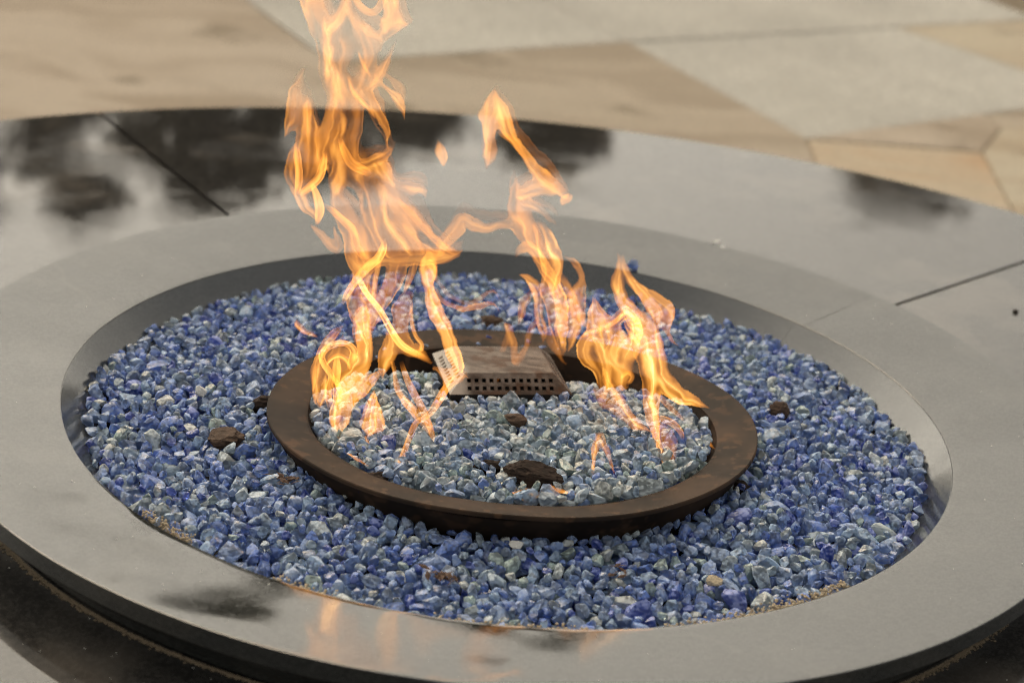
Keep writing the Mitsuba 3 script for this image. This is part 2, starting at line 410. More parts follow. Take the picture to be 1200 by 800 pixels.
ROCKS = [  # key, x, y, z, size, seed, material, label, category
    ('lava_rock', 0.031, -0.194, 0.0485, (0.0275, 0.015, 0.0135), 3, 'lava', 'black pitted lava rock, the largest on the glass inside the steel bowl', 'rock'),
    ('lava_rock', -0.012, -0.168, 0.040, (0.017, 0.008, 0.007), 5, 'lava', 'flat dark lava rock half sunk behind the largest black lava rock', 'rock'),
    ('lava_rock', 0.008, -0.056, 0.045, (0.012, 0.010, 0.006), 8, 'brown_rock', 'small dark brown cinder on the pale glass in front of the burner', 'rock'),
    ('lava_rock', -0.122, -0.211, 0.036, (0.013, 0.011, 0.008), 12, 'lava', 'dark cinder at the front left inside edge of the steel bowl', 'rock'),
    ('brown_rock', -0.288, -0.127, 0.024, (0.020, 0.015, 0.009), 4, 'brown_rock', 'brown rock in the blue glass left of the steel bowl', 'rock'),
    ('brown_rock', -0.262, -0.040, 0.026, (0.014, 0.011, 0.010), 6, 'lava', 'dark rock in the blue glass touching the steel bowl on its left', 'rock'),
    ('brown_rock', 0.302, 0.082, 0.026, (0.011, 0.010, 0.010), 7, 'brown_rock', 'small reddish brown rock in the blue glass right of the steel bowl', 'rock'),
    ('brown_rock', -0.032, 0.262, 0.026, (0.018, 0.010, 0.008), 9, 'brown_rock', 'dark brown rock in the blue glass behind the burner', 'rock'),
    ('brown_rock', 0.242, -0.120, 0.022, (0.012, 0.010, 0.009), 10, 'lava', 'dark rock under the right lip of the steel bowl', 'rock'),
    ('pale_pebble', 0.020, -0.300, 0.027, (0.0068, 0.0055, 0.0045), 11, 'white_grit', 'cream pebble on the blue glass in front of the steel bowl', 'pebble'),
    ('pale_pebble', -0.330, -0.030, 0.030, (0.006, 0.005, 0.006), 13, 'white_grit', 'small cream pebble on the blue glass at the left', 'pebble'),
    ('pale_pebble', 0.205, -0.330, 0.026, (0.007, 0.006, 0.005), 14, 'sand', 'tan pebble on the blue glass near the front right rim', 'pebble'),
    ('dark_pebble', 0.669, 0.560, 0.002, (0.0036, 0.0036, 0.0025), 15, 'lava', 'tiny dark pebble on the polished disc at the right', 'pebble'),
    ('white_crumb', 0.253, 0.553, 0.0560, (0.0085, 0.007, 0.006), 16, 'white_grit', 'white crumb on the rim, largest of the three behind the flames', 'crumb'),
    ('white_crumb', 0.263, 0.539, 0.0545, (0.0075, 0.006, 0.0045), 17, 'white_grit', 'white crumb on the rim, rightmost of the three behind the flames', 'crumb'),
    ('white_crumb', 0.247, 0.497, 0.0485, (0.0055, 0.005, 0.004), 18, 'white_grit', 'white crumb on the rim, nearest of the three behind the flames', 'crumb'),
]
for key, x, y, z, size, seed, mat, lab, cat in ROCKS:
    place_rock(key, x, y, z, size, seed, mat, lab, cat, sub=5 if size[0] > 0.015 else 4)


def litter(cx, cy, cz, n, seed):
    r = np.random.default_rng(seed); V, F = [], []
    for i in range(n):
        a = r.uniform(0, 2 * PI); L, w = r.uniform(0.008, 0.017), r.uniform(0.001, 0.0028)
        u = np.array([math.cos(a), math.sin(a), r.uniform(-0.25, 0.35)]); p = np.array([cx, cy, cz]) + r.normal(0, 1, 3) * [0.007, 0.006, 0.002]
        s_ = np.cross(u, [0, 0, 1.0]); s_ /= np.linalg.norm(s_)
        k = len(V)
        V += [p - u * L / 2, p + s_ * w + [0, 0, 0.001], p + u * L / 2, p - s_ * w - [0, 0, 0.0005], p + [0, 0, 0.0012]]
        F += [(k, k + 4, k + 1), (k + 1, k + 4, k + 2), (k + 2, k + 4, k + 3), (k + 3, k + 4, k), (k, k + 1, k + 3), (k + 1, k + 2, k + 3)]
    return trimesh.Trimesh(np.array(V), np.array(F), process=False)


for (x, y, n, sd, lab) in ((-0.045, -0.377, 26, 1, 'tuft of dry brown leaf bits on the blue glass near the front rim'), (-0.213, -0.218, 16, 2, 'few dry leaf bits on the blue glass at the front left of the steel bowl'),
                           (0.115, -0.335, 9, 3, 'few dry leaf bits on the blue glass in front right of the steel bowl')):
    put('leaf_litter', litter(x, y, 0.029, n, sd), 'leaf_litter', label=lab, cat='leaves')
KEEP = [(x, y, z, max(size) * 0.85) for _, x, y, z, size, *_ in ROCKS]

# ------------------------------------------------------------------ glass
def chunk_proto(seed):
    """A tumbled chip of broken glass: an uneven lump with a few flat fracture faces."""
    r = np.random.default_rng(100 + seed)
    m = trimesh.creation.icosphere(2); v = np.array(m.vertices)
    v = v * (0.94 + 0.50 * (meshkit.fbm(v * 1.5 + seed * 5.1, 2, seed) - 0.5))[:, None]
    for k in range(r.integers(5, 11)):                    # fracture faces
        n = r.normal(size=3); n /= np.linalg.norm(n); h = r.uniform(0.42, 0.78)
        d = v @ n; v -= np.maximum(d - h, 0)[:, None] * n
    v *= np.array([1.25, 1.0, 0.80]) * r.uniform(0.85, 1.15, 3)
    q = v[r.permutation(len(v))[:r.integers(24, 34)]]
    m = m3hull(q)
    m.apply_transform(trimesh.transformations.random_rotation_matrix(r.uniform(size=3)))
    return m


PROTO = [chunk_proto(i) for i in range(40)]


def bed_height(x, y):
    r = np.hypot(x, y)
    return 0.016 + 0.010 * np.clip((0.44 - r) / 0.15, 0, 1) + 0.012 * (meshkit.fbm(np.stack([x * 7, y * 7, 0 * x], -1), 3, 4) - 0.5)


def fill_height(x, y):
    r = np.hypot(x - rc[0], y - rc[1])
    base = 0.0445 + 0.0241 * (x - rc[0]) - 0.0373 * (y - rc[1])
    return base - 0.010 * np.clip((y + 0.06) / 0.14, 0, 1) - 0.030 * np.clip((y - 0.095 + 0.10 * np.abs(x + 0.017)) / 0.06, 0, 1) - 0.003 + 0.008 * (meshkit.fbm(np.stack([x * 12, y * 12, 0 * x], -1), 3, 14) - 0.5)


def deposit(n, sample, radius, floor, top, seed, cell=0.03, pre=()):
    """Spheres dropped one by one, each into the lowest of several spots, resting on those below; those above top() are rejected."""
    r = np.random.default_rng(seed)
    grid, out, misses = {}, [], 0
    for k in pre: grid.setdefault((int(k[0] // cell), int(k[1] // cell)), []).append(k)
    while len(out) < n and misses < 900:
        x0, y0 = sample(r); rad = radius(r)
        best = None
        for k in range(5):
            x, y = (x0, y0) if k == 0 else (x0 + r.normal(0, rad * 0.8), y0 + r.normal(0, rad * 0.8))
            fl = floor(x, y)
            if fl is None: continue
            z = fl + rad * 0.8
            gx, gy = int(x // cell), int(y // cell)
            for a in (-1, 0, 1):
                for b in (-1, 0, 1):
                    for (X, Y, Z, R) in grid.get((gx + a, gy + b), ()):
                        d2_, s = (X - x) ** 2 + (Y - y) ** 2, (R + rad) * 0.83
                        if d2_ < s * s:
                            z = max(z, Z + math.sqrt(s * s - d2_))
            if best is None or z < best[2]: best = (x, y, z, rad)
        if best is None: misses += 1; continue
        if best[2] + best[3] * 0.5 > top(best[0], best[1]): misses += 1; continue
        misses = 0
        grid.setdefault((int(best[0] // cell), int(best[1] // cell)), []).append(best)
        out.append(best)
    return np.array(out)


def ring_sample(r):
    while True:
        x, y = r.uniform(-0.455, 0.455, 2)
        d = math.hypot(x, y)
        if d < 0.449 and math.hypot(x - rc[0], y - rc[1]) > 0.225: return x, y


def ring_floor(x, y):
    d = math.hypot(x, y)
    if d > 0.450 or math.hypot(x - rc[0], y - rc[1]) < 0.222: return None
    return max(-0.012, 0.0 + (d - 0.438) * 1.05)


def bowl_sample(r):
    a, d = r.uniform(0, 2 * PI), 0.212 * math.sqrt(r.uniform())
    return rc[0] + d * math.cos(a), rc[1] + d * math.sin(a)


BI = np.linalg.inv(BM)


def bowl_floor_z(x, y):
    d = math.hypot(x - rc[0], y - rc[1])
    if d > 0.209: return None
    q = BI @ np.array([x, y, 0.03, 1])
    if abs(q[0]) < w2 + 0.006 and -d2 - 0.011 < q[1] < d2 + 0.004: return None
    return 0.0 + max(0.0, d - 0.17) * 0.55


def field(fn, lo=-0.5, hi=0.5, n=161):
    """fn on a grid, looked up fast."""
    g = np.linspace(lo, hi, n); X, Y = np.meshgrid(g, g, indexing='ij'); Z = fn(X, Y)
    return lambda x, y: Z[min(max(int((x - lo) / (hi - lo) * (n - 1) + .5), 0), n - 1), min(max(int((y - lo) / (hi - lo) * (n - 1) + .5), 0), n - 1)]


bed_top, fill_top = field(bed_height), field(fill_height)
SZ = lambda r: 0.0088 * math.exp(np.clip(r.normal(0, 0.30), -0.75, 0.5))
outer = deposit(6500, ring_sample, SZ, ring_floor, lambda x, y: bed_top(x, y) + 0.004, 5, pre=KEEP)
inner = deposit(2600, bowl_sample, SZ, bowl_floor_z, lambda x, y: fill_top(x, y) + 0.004, 6, pre=KEEP)
print('chunks', len(outer), len(inner))
NAMES = list(TINTS)
W_OUT = np.array([0.10, 0.21, 0.24, 0.15, 0.12, 0.09, 0.03, 0.04, 0.02]); W_OUT /= W_OUT.sum()
W_IN = np.array([0.01, 0.03, 0.09, 0.17, 0.11, 0.25, 0.10, 0.17, 0.07]); W_IN /= W_IN.sum()
FWv = FW


def seen_rank(pts):
    """Chunks that lie open to the camera, nearest first."""
    d = pts[:, :3] - EYE
    z = d @ FWv
    R = np.cross(FWv, UP); R /= np.linalg.norm(R)
    u, v = d @ R / z, d @ UP / z
    rr = pts[:, 3] / z
    order = np.argsort(z)
    cover = np.zeros(len(pts), bool); cellmap = {}
    N = 900.0
    for i in order:
        cx, cy, cr = u[i] * N, v[i] * N, max(rr[i] * N * 0.9, 1)
        hit = tot = 0
        for a in np.linspace(-0.7, 0.7, 4):
            for b in np.linspace(-0.7, 0.7, 4):
                tot += 1; hit += (int(cx + a * cr), int(cy + b * cr)) in cellmap
        cover[i] = hit > 0.35 * tot
        for a in np.arange(-cr, cr + 1):
            for b in np.arange(-cr, cr + 1):
                if a * a + b * b < cr * cr: cellmap[(int(cx + a), int(cy + b))] = 1
    return np.where(cover, 0, rr)


LOOKS = dict(cobalt='deep cobalt blue', azure='bright royal blue', steel_blue='medium blue', slate_blue='dull slate blue', sky_blue='light sky blue', grey_aqua='greyish blue', sea_green='greenish',
             pale_aqua='very pale blue', clear='nearly colourless')


def where(x, y):
    x, y = x - rc[0], y - rc[1]
    return ('left' if x < 0 else 'right') + ' of' if abs(x) > abs(y) else ('behind' if y > 0 else 'in front of')


def part_of(x, y):
    return ('front' if y < rc[1] - 0.06 else 'rear') + (' left' if x < -0.07 else ' right' if x > 0.08 else ' middle')


def lay(pts, weights, single, key, label, cat, group, stuff, stuff_label, seed):
    r = np.random.default_rng(seed)
    big = set(np.argsort(-seen_rank(pts))[:single].tolist())
    rest = {}
    files = {}
    for i, (x, y, z, rad) in enumerate(pts):
        kind = int(r.integers(len(PROTO))); tint = NAMES[int(r.choice(len(NAMES), p=weights))]
        M = trimesh.transformations.random_rotation_matrix(r.uniform(size=3))
        M[:3, :3] *= rad * 1.12
        M[:3, 3] = (x, y, z)
        if i in big:
            if kind not in files: files[kind] = mikit.ply(PROTO[kind], smooth=30)
            n = f'{key}_{sum(k.startswith(key) for k in labels):03d}' if key in labels else key
            scene[n] = {**files[kind], 'to_world': T(M.tolist()), 'bsdf': {'type': 'ref', 'id': 'glass_' + tint}}
            tag(n, label.format(LOOKS[tint], where(x, y), part_of(x, y)), cat, group.format(LOOKS[tint], where(x, y), part_of(x, y)))
        else:
            m = PROTO[kind]
            rest.setdefault(tint, []).append((m.vertices @ M[:3, :3].T + M[:3, 3], m.faces))
    for j, (tint, L) in enumerate(rest.items()):
        at = np.cumsum([0] + [len(v) for v, _ in L])
        scene[f'{stuff}__{j + 1:03d}'] = mikit.ply((np.vstack([v for v, _ in L]), np.vstack([f + a for (_, f), a in zip(L, at)])), 'glass_' + tint, smooth=30)
    tag(stuff, stuff_label, cat, None, 'stuff')


lay(outer, W_OUT, 300, 'glass_chunk', '{0} broken glass chunk in the outer bed {1} the steel bowl', 'glass', '{0} glass chunks {1} the steel bowl',
    'glass_gravel', 'bed of small broken blue glass pieces between the rim and the steel bowl', 21)
lay(inner, W_IN, 300, 'pale_glass_chunk', '{0} frosted glass chunk inside the steel bowl, {2} part', 'glass', '{0} glass chunks inside the steel bowl, {2} part',
    'pale_glass_gravel', 'frosted pale blue and green glass pieces filling the steel bowl', 22)

# one blue chunk has jumped out onto the rim
m = PROTO[7].copy(); m.apply_scale(0.0085); m.apply_translation([0.142, 0.461, 0.0475])
put('rim_glass_chunk', m, 'glass_azure', label='single blue glass chunk lying on the grey rim behind the flames', cat='glass')


def crust(i):
    while True:
        a = math.radians(rng.uniform(222, 318)); r = 0.4515 - abs(rng.normal(0, 0.006))
        if meshkit.noise(np.array([a * 6.0, 5.0, 0])) > 0.42: break
    return r * math.cos(a), r * math.sin(a), rng.uniform(0.014, 0.0245)


put('sand_crust', grit(2300, crust, 0.0014, 0.8), 'sand', label='crust of pale sand crumbs between the glass and the front rim', cat='sand', kind='stuff')

# ------------------------------------------------------------------ trees that the polished stone mirrors
scene['leaf'] = {'type': 'principledthin', 'base_color': {'type': 'rgb', 'value': (0.12, 0.11, 0.075)}, 'roughness': 0.6, 'diff_trans': 1.0}
scene['bark'] = {'type': 'diffuse', 'reflectance': {'type': 'rgb', 'value': (0.07, 0.055, 0.04)}}


def limb(p, q, r0, r1, n=7):
    d = np.subtract(q, p); L = np.linalg.norm(d)
    m = trimesh.creation.cylinder(1.0, 1.0, sections=n); v = np.array(m.vertices)
    t = v[:, 2] + 0.5
    v[:, :2] *= (r0 + (r1 - r0) * t)[:, None]; v[:, 2] = t * L
    m.vertices = v
    m.apply_transform(trimesh.geometry.align_vectors([0, 0, 1], d / L)); m.apply_translation(p)
    return m


def tree(az, dist, top, low, rad, seed, label, dens=1.0):
    r = np.random.default_rng(seed)
    a = math.radians(az)
    bx_, by = EYE[0] + dist * math.sin(a), EYE[1] + dist * math.cos(a)
    key, k = 'tree', 0
    while key in labels: k += 1; key = f'tree_{k:03d}'
    tag(key, label, 'tree', 'trees mirrored in the polished stone')
    lean = r.normal(0, 0.1, 2)
    base, tip = np.array([bx_, by, ZG]), np.array([bx_ + lean[0], by + lean[1], top * 0.97])
    at = lambda t: base + (tip - base) * t
    wood = [limb(at(i / 6), at((i + 1) / 6), 0.07 * (1 - i / 7), 0.07 * (1 - (i + 1) / 7)) for i in range(6)]
    V, F, k = [], [], 0
    clumps = []
    n = int(15 * dens)
    for i in range(n):
        t = (low + (top - low) * r.uniform(0.02, 1) - ZG) / (top - ZG)
        w = rad * (0.35 + 0.75 * math.sin(PI * min(max((t * (top - ZG) + ZG - low) / (top - low), 0), 1)) ** 0.7) * r.uniform(0.35, 1.0)
        b = r.uniform(0, 2 * PI)
        c = at(min(t, 1)) + np.array([w * math.cos(b), w * math.sin(b), 0.25 * w])
        wood.append(limb(at(max(t - 0.07, 0)), c, 0.02, 0.006, 5))
        clumps.append((c, rad * r.uniform(0.24, 0.42)))
    clumps.append((at(0.99), rad * 0.3))
    for c, s_ in clumps:
        for q in range(130):
            p = c + r.normal(0, 1, 3) * [s_ * 0.55, s_ * 0.55, s_ * 0.36]
            u, w_ = r.normal(size=3), r.normal(size=3); u /= np.linalg.norm(u); w_ -= u * (u @ w_); w_ /= np.linalg.norm(w_)
            z = r.uniform(0.035, 0.075)
            V += [p - u * z, p + w_ * z * 0.5, p + u * z, p - w_ * z * 0.5]; F += [(k, k + 1, k + 2), (k, k + 2, k + 3)]; k += 4
    put(key + '__trunk', trimesh.util.concatenate(wood), 'bark', smooth=True)
    put(key + '__crown', (np.array(V), np.array(F)), 'leaf')


for i, (az, dist, top, low, rad, dens, lab) in enumerate([
        (-18.0, 13.6, 4.35, 2.2, 0.62, 1.9, 'first tree from the left beyond the paving, mirrored in the polished stone'), (-13.4, 14.2, 4.05, 2.4, 0.50, 1.6, 'second tree from the left beyond the paving, mirrored in the stone'),
        (-9.6, 11.4, 3.02, 1.7, 0.42, 2.2, 'third tree from the left beyond the paving, mirrored in the stone'), (-6.6, 11.4, 2.78, 1.7, 0.40, 2.1, 'fourth tree from the left beyond the paving, mirrored in the stone'),
        (-3.3, 10.6, 2.28, 1.7, 0.33, 1.3, 'fifth tree from the left beyond the paving, mirrored in the stone'), (-0.3, 10.4, 2.18, 1.7, 0.28, 1.1, 'sixth tree from the left beyond the paving, mirrored in the stone'),
        (1.6, 10.4, 2.14, 1.8, 0.18, 0.7, 'slim tree beyond the paving, seventh from the left, mirrored in the stone'), (10.8, 14.0, 3.34, 2.3, 0.42, 2.2, 'lone tree at the right beyond the paving, mirrored in the stone')]):
    tree(az, dist, top, low, rad, 50 + i, lab, dens)

# ------------------------------------------------------------------ flames
# each tongue: part, glow, glow of its two edges, streakiness, then x, y, z, half-width of the centre line in tenths of a millimetre (half-width in hundredths)
TONGUES = [
    ('tall', 'curl', 0.42, 0.5, 0.15, 0.5, [-1567, -1000, 1603, 1035, -1531, -1019, 1352, 953, -1520, -1038, 1220, 867, -1569, -1056, 1062, 956, -1661, -1075, 889, 958, -1701, -1094, 702, 1136, -1714, -1112, 516, 1139, -1713, -1131, 399, 702, -1706, -1150, 321, 176]),
    ('tall', 'curl', 0.75, 0, 0, 0.2, [-1828, -1150, 597, 175, -1847, -1141, 754, 348, -1846, -1132, 865, 348, -1836, -1123, 985, 304, -1913, -1114, 1096, 303, -1946, -1105, 1183, 303, -1899, -1095, 1268, 302, -1800, -1086, 1332, 302, -1688, -1077, 1331, 302, -1624, -1068, 1259, 346, -1643, -1059, 1121, 347, -1664, -1050, 1030, 174]),
    ('tall', 'curl', 0.22, 0, 0.2, 0.3, [-1781, -1000, 1280, 868, -1784, -1000, 1176, 1565, -1777, -1000, 1054, 1482, -1761, -1000, 941, 873, -1755, -1000, 827, 350]),
    ('tall', 'curl', 0.85, 0, 0, 0.2, [-1887, -1200, 1135, 129, -1831, -1200, 1216, 215, -1773, -1200, 1250, 258, -1711, -1200, 1238, 258, -1656, -1200, 1179, 215, -1633, -1200, 1097, 104]),
    ('tall', 'curl', 0.5, 0, 0, 0.3, [-1781, -1200, 1249, 172, -1773, -1200, 1119, 388, -1765, -1200, 969, 259, -1742, -1200, 886, 87]),
    ('tall', 'curl', 0.8, 0, 0, 0.2, [-1839, -1200, 1055, 173, -1801, -1200, 993, 259, -1754, -1200, 932, 303, -1723, -1200, 850, 303, -1735, -1200, 764, 260, -1757, -1200, 694, 87]),
    ('tall', 'curl', 0.24, 0.28, 0.0, 0.5, [-2000, -1000, 647, 263, -1982, -1000, 802, 525, -1955, -1000, 958, 873, -1921, -1000, 1133, 957, -1861, -1000, 1290, 954, -1789, -1000, 1401, 693, -1741, -1000, 1481, 173]),
    ('tall', 'curl', 0.5, 0.2, 0.0, 0.5, [-1925, -1100, 651, 350, -1905, -1100, 758, 523, -1885, -1100, 875, 348, -1881, -1100, 952, 87]),
    ('tall', 'curl', 0.45, 0.2, 0.1, 0.4, [-2018, -1100, 746, 87, -2007, -1100, 862, 218, -2004, -1100, 976, 217, -1994, -1100, 1100, 130]),
    ('tall', 'curl', 0.28, 0.3, 0.3, 0.3, [-1590, -1000, 730, 175, -1526, -1000, 833, 438, -1445, -1000, 938, 524, -1380, -1000, 1012, 436, -1339, -1000, 1054, 174]),
    ('tall', 'drop', 0.25, 0.2, 0.1, 0.6, [-1369, -1200, 899, 173, -1369, -1210, 789, 607, -1360, -1220, 671, 1216, -1361, -1230, 570, 1479, -1372, -1240, 487, 1132, -1384, -1250, 422, 262]),
    ('tall', 'drop', 0.4, 0, 0, 0.2, [-1437, -1250, 426, 87, -1416, -1250, 371, 262, -1395, -1250, 315, 87]),
    ('tall', 'hook', 0.85, 0, 0.15, 0.2, [-897, -200, 865, 136, -999, -238, 928, 317, -1100, -275, 991, 361, -1213, -312, 1092, 360, -1318, -350, 1232, 322, -1455, -388, 1453, 285, -1580, -425, 1645, 283, -1656, -462, 1793, 264, -1713, -500, 1922, 132]),
    ('tall', 'hook', 0.22, 0.4, 0.4, 0.3, [-1193, -200, 1554, 896, -1213, -217, 1471, 1255, -1212, -233, 1362, 898, -1202, -250, 1234, 899, -1173, -267, 1107, 1081, -1101, -283, 1014, 901, -1016, -300, 982, 360]),
    ('tall', 'hook', 0.6, 0, 0, 0.2, [-1128, -200, 1532, 90, -1127, -217, 1403, 197, -1107, -233, 1276, 216, -1060, -250, 1152, 216, -989, -267, 1069, 234, -1001, -283, 1006, 234, -1072, -300, 1005, 135]),
    ('tall', 'hook', 0.3, 0.2, 0, 0.4, [-1362, -100, 1118, 272, -1318, -120, 1042, 817, -1326, -140, 921, 909, -1344, -160, 809, 910, -1353, -180, 698, 546, -1346, -200, 627, 182]),
    ('tall', 'hook', 0.17, 0, 0, 0.3, [-1294, -100, 1057, 545, -1177, -125, 991, 1181, -1054, -150, 955, 1180, -938, -175, 899, 635, -851, -200, 860, 181]),
    ('tall', 'right_tongue', 0.4, 0.15, 0.5, 0.4, [-983, 0, 2011, 538, -995, -25, 1837, 988, -970, -50, 1657, 630, -920, -75, 1507, 721, -851, -100, 1349, 813, -776, -125, 1221, 814, -680, -150, 1075, 815, -614, -175, 954, 816, -575, -200, 831, 635, -612, -225, 738, 545, -684, -250, 642, 454, -760, -275, 465, 319, -813, -300, 350, 182]),
    ('tall', 'right_tongue', 0.35, 0, 0, 0.2, [-958, 0, 1688, 180, -912, -50, 1498, 271, -860, -100, 1348, 361, -792, -150, 1219, 452, -695, -200, 1074, 542, -627, -250, 945, 542, -606, -300, 850, 361]),
    ('tall', 'right_tongue', 0.2, 0, 0, 0.3, [-816, -100, 782, 365, -701, -100, 715, 822, -570, -100, 690, 823, -481, -100, 720, 274]),
    ('tall', 'wisp', 0.3, 0.3, 0.1, 0.3, [-951, 200, 1634, 182, -899, 250, 1504, 366, -830, 300, 1394, 367, -714, 350, 1289, 369, -581, 400, 1224, 463, -447, 450, 1249, 464, -334, 500, 1312, 371, -267, 550, 1270, 186, -212, 600, 1146, 93]),
    ('tall', 'leg', 0.36, 0.25, 0.1, 0.3, [-1228, -800, 1078, 264, -1185, -880, 953, 351, -1144, -960, 848, 438, -1068, -1040, 748, 437, -982, -1120, 639, 437, -928, -1200, 585, 174]),
    ('tall', 'leg', 0.3, 0.1, 0.25, 0.3, [-1157, -800, 1076, 176, -1087, -883, 937, 307, -1000, -967, 819, 351, -916, -1050, 730, 350, -841, -1133, 641, 349, -763, -1217, 515, 261, -739, -1300, 402, 87]),
    ('tall', 'leg', 0.38, 0.2, 0.2, 0.3, [-637, -500, 833, 269, -704, -714, 742, 400, -771, -929, 673, 396, -841, -1143, 646, 349, -927, -1357, 647, 302, -972, -1571, 569, 257, -1021, -1786, 447, 255, -1064, -2000, 376, 101]),
    ('tall', 'leg', 0.15, 0, 0, 0.4, [-1015, -1100, 703, 262, -900, -1133, 615, 786, -822, -1167, 543, 698, -786, -1200, 447, 262]),
    ('tall', 'fan', 0.25, 0.35, 0.1, 0.5, [-2006, -600, 2790, 430, -1928, -600, 2635, 1034, -1832, -600, 2481, 1210, -1736, -600, 2336, 1387, -1657, -600, 2187, 1391, -1589, -600, 2083, 784, -1543, -600, 2042, 261]),
    ('tall', 'fan', 0.24, 0.1, 0.3, 0.6, [-1707, -600, 2974, 685, -1629, -600, 2829, 1202, -1574, -600, 2654, 1379, -1511, -600, 2479, 1556, -1437, -600, 2294, 1735, -1366, -600, 2144, 1305, -1326, -600, 2074, 436]),
    ('tall', 'fan', 0.24, 0.1, 0.3, 0.6, [-1502, -500, 2848, 690, -1406, -483, 2689, 1212, -1291, -467, 2513, 1391, -1139, -450, 2339, 1484, -973, -433, 2211, 1576, -811, -417, 2148, 1053, -669, -400, 2129, 263]),
    ('tall', 'fan', 0.3, 0.1, 0.3, 0.4, [-1796, -600, 2172, 261, -1689, -571, 2081, 785, -1516, -543, 2071, 961, -1300, -514, 2093, 962, -1084, -486, 2106, 875, -894, -457, 2125, 876, -740, -429, 2160, 701, -648, -400, 2188, 263]),
    ('tall', 'fan', 0.35, 0, 0, 0.3, [-1531, -700, 2934, 128, -1495, -700, 2785, 342, -1450, -700, 2628, 386, -1352, -700, 2456, 430, -1237, -700, 2304, 518, -1159, -700, 2183, 433, -1154, -700, 2119, 173]),
    ('tall', 'fan', 0.4, 0, 0, 0.2, [-2065, -700, 2671, 129, -1966, -700, 2600, 300, -1865, -700, 2511, 344, -1764, -700, 2412, 388, -1712, -700, 2271, 389, -1644, -700, 2159, 346, -1571, -700, 2102, 173]),
    ('tall', 'fan', 0.22, 0, 0, 0.4, [-1393, -500, 2768, 173, -1226, -500, 2622, 303, -1057, -500, 2457, 348, -888, -500, 2308, 348, -741, -500, 2231, 349, -651, -500, 2204, 131]),
    ('tall', 'fan', 0.18, 0, 0, 0.3, [-1286, -500, 2487, 174, -1174, -500, 2389, 261, -1078, -500, 2270, 262, -1024, -500, 2145, 175]),
    ('tall', 'trunk', 0.8, 0, 0, 0.2, [-1431, -700, 2356, 129, -1432, -717, 2261, 345, -1475, -733, 2152, 389, -1579, -750, 2046, 389, -1681, -767, 1902, 347, -1758, -783, 1760, 304, -1794, -800, 1660, 130]),
    ('tall', 'trunk', 0.6, 0, 0, 0.2, [-1456, -700, 2207, 173, -1470, -725, 2067, 260, -1485, -750, 1944, 260, -1490, -775, 1786, 261, -1488, -800, 1665, 130]),
    ('tall', 'trunk', 0.3, 0.25, 0.15, 0.6, [-1772, -800, 2445, 343, -1742, -825, 2293, 687, -1704, -850, 2142, 774, -1648, -875, 1982, 861, -1626, -900, 1809, 1381, -1588, -925, 1665, 1556, -1550, -950, 1529, 1299, -1548, -975, 1408, 953, -1529, -1000, 1289, 781]),
    ('tall', 'trunk', 0.22, 0, 0, 0.5, [-1617, -800, 1912, 346, -1577, -825, 1739, 694, -1555, -850, 1564, 782, -1576, -875, 1403, 523, -1585, -900, 1299, 261]),
    ('tall', 'trunk', 0.17, 0.1, 0.25, 0.5, [-1291, -500, 2061, 1050, -1305, -525, 1919, 1140, -1336, -550, 1774, 966, -1378, -575, 1647, 703, -1412, -600, 1540, 264]),
    ('tall', 'trunk', 0.3, 0, 0, 0.3, [-1107, -500, 2081, 262, -1134, -500, 1966, 351, -1168, -500, 1830, 264, -1205, -500, 1723, 88]),
    ('tall', 'trunk', 0.4, 0.2, 0.2, 0.3, [-1014, -200, 2040, 444, -970, -200, 1931, 623, -935, -200, 1821, 446, -945, -200, 1724, 268]),
    ('tall', 'left_wing', 0.24, 0.3, 0, 0.5, [-2365, -600, 3875, 337, -2408, -600, 3723, 760, -2426, -600, 3564, 847, -2444, -600, 3422, 764, -2481, -600, 3312, 340, -2496, -600, 3257, 85]),
    ('tall', 'left_wing', 0.32, 0.3, 0.1, 0.4, [-2390, -600, 3188, 171, -2433, -600, 3032, 599, -2408, -600, 2874, 686, -2339, -600, 2710, 689, -2245, -600, 2565, 690, -2153, -600, 2475, 432, -2106, -600, 2406, 130]),
    ('tall', 'left_wing', 0.6, 0, 0, 0.2, [-2379, -700, 3263, 127, -2356, -700, 3142, 297, -2332, -700, 3002, 341, -2324, -700, 2860, 342, -2343, -700, 2714, 171]),
    ('tall', 'left_wing', 0.6, 0, 0, 0.2, [-2078, -700, 3206, 170, -2088, -700, 3081, 340, -2115, -700, 2953, 384, -2195, -700, 2846, 384, -2301, -700, 2736, 257]),
    ('tall', 'left_wing', 0.65, 0, 0, 0.2, [-2205, -700, 2881, 171, -2138, -700, 2753, 342, -2096, -700, 2614, 429, -2107, -700, 2494, 258, -2121, -700, 2438, 86]),
    ('tall', 'left_wing', 0.3, 0.15, 0.2, 0.6, [-2296, -600, 3682, 507, -2294, -600, 3490, 1102, -2257, -600, 3273, 1277, -2238, -600, 3071, 1282, -2246, -600, 2900, 943, -2305, -600, 2722, 344]),
    ('tall', 'column', 0.3, 0.1, 0.45, 0.5, [-2153, -600, 4300, 334, -2101, -600, 4135, 754, -2056, -600, 3933, 841, -2033, -600, 3692, 845, -2043, -600, 3428, 934, -2082, -600, 3203, 938, -2141, -600, 3027, 684, -2202, -600, 2895, 257]),
    ('tall', 'column', 0.25, 0.2, 0.2, 0.6, [-2028, -500, 4118, 673, -1948, -500, 3918, 1183, -1876, -500, 3699, 1188, -1845, -500, 3482, 1022, -1867, -500, 3285, 1026, -1864, -500, 3098, 1288, -1803, -500, 2942, 1377, -1689, -500, 2792, 1036]),
    ('tall', 'column', 0.24, 0.1, 0.3, 0.5, [-1844, -500, 4016, 422, -1766, -500, 3850, 677, -1670, -500, 3685, 679, -1583, -500, 3527, 681, -1524, -500, 3419, 512, -1471, -500, 3282, 257, -1450, -500, 3213, 86]),
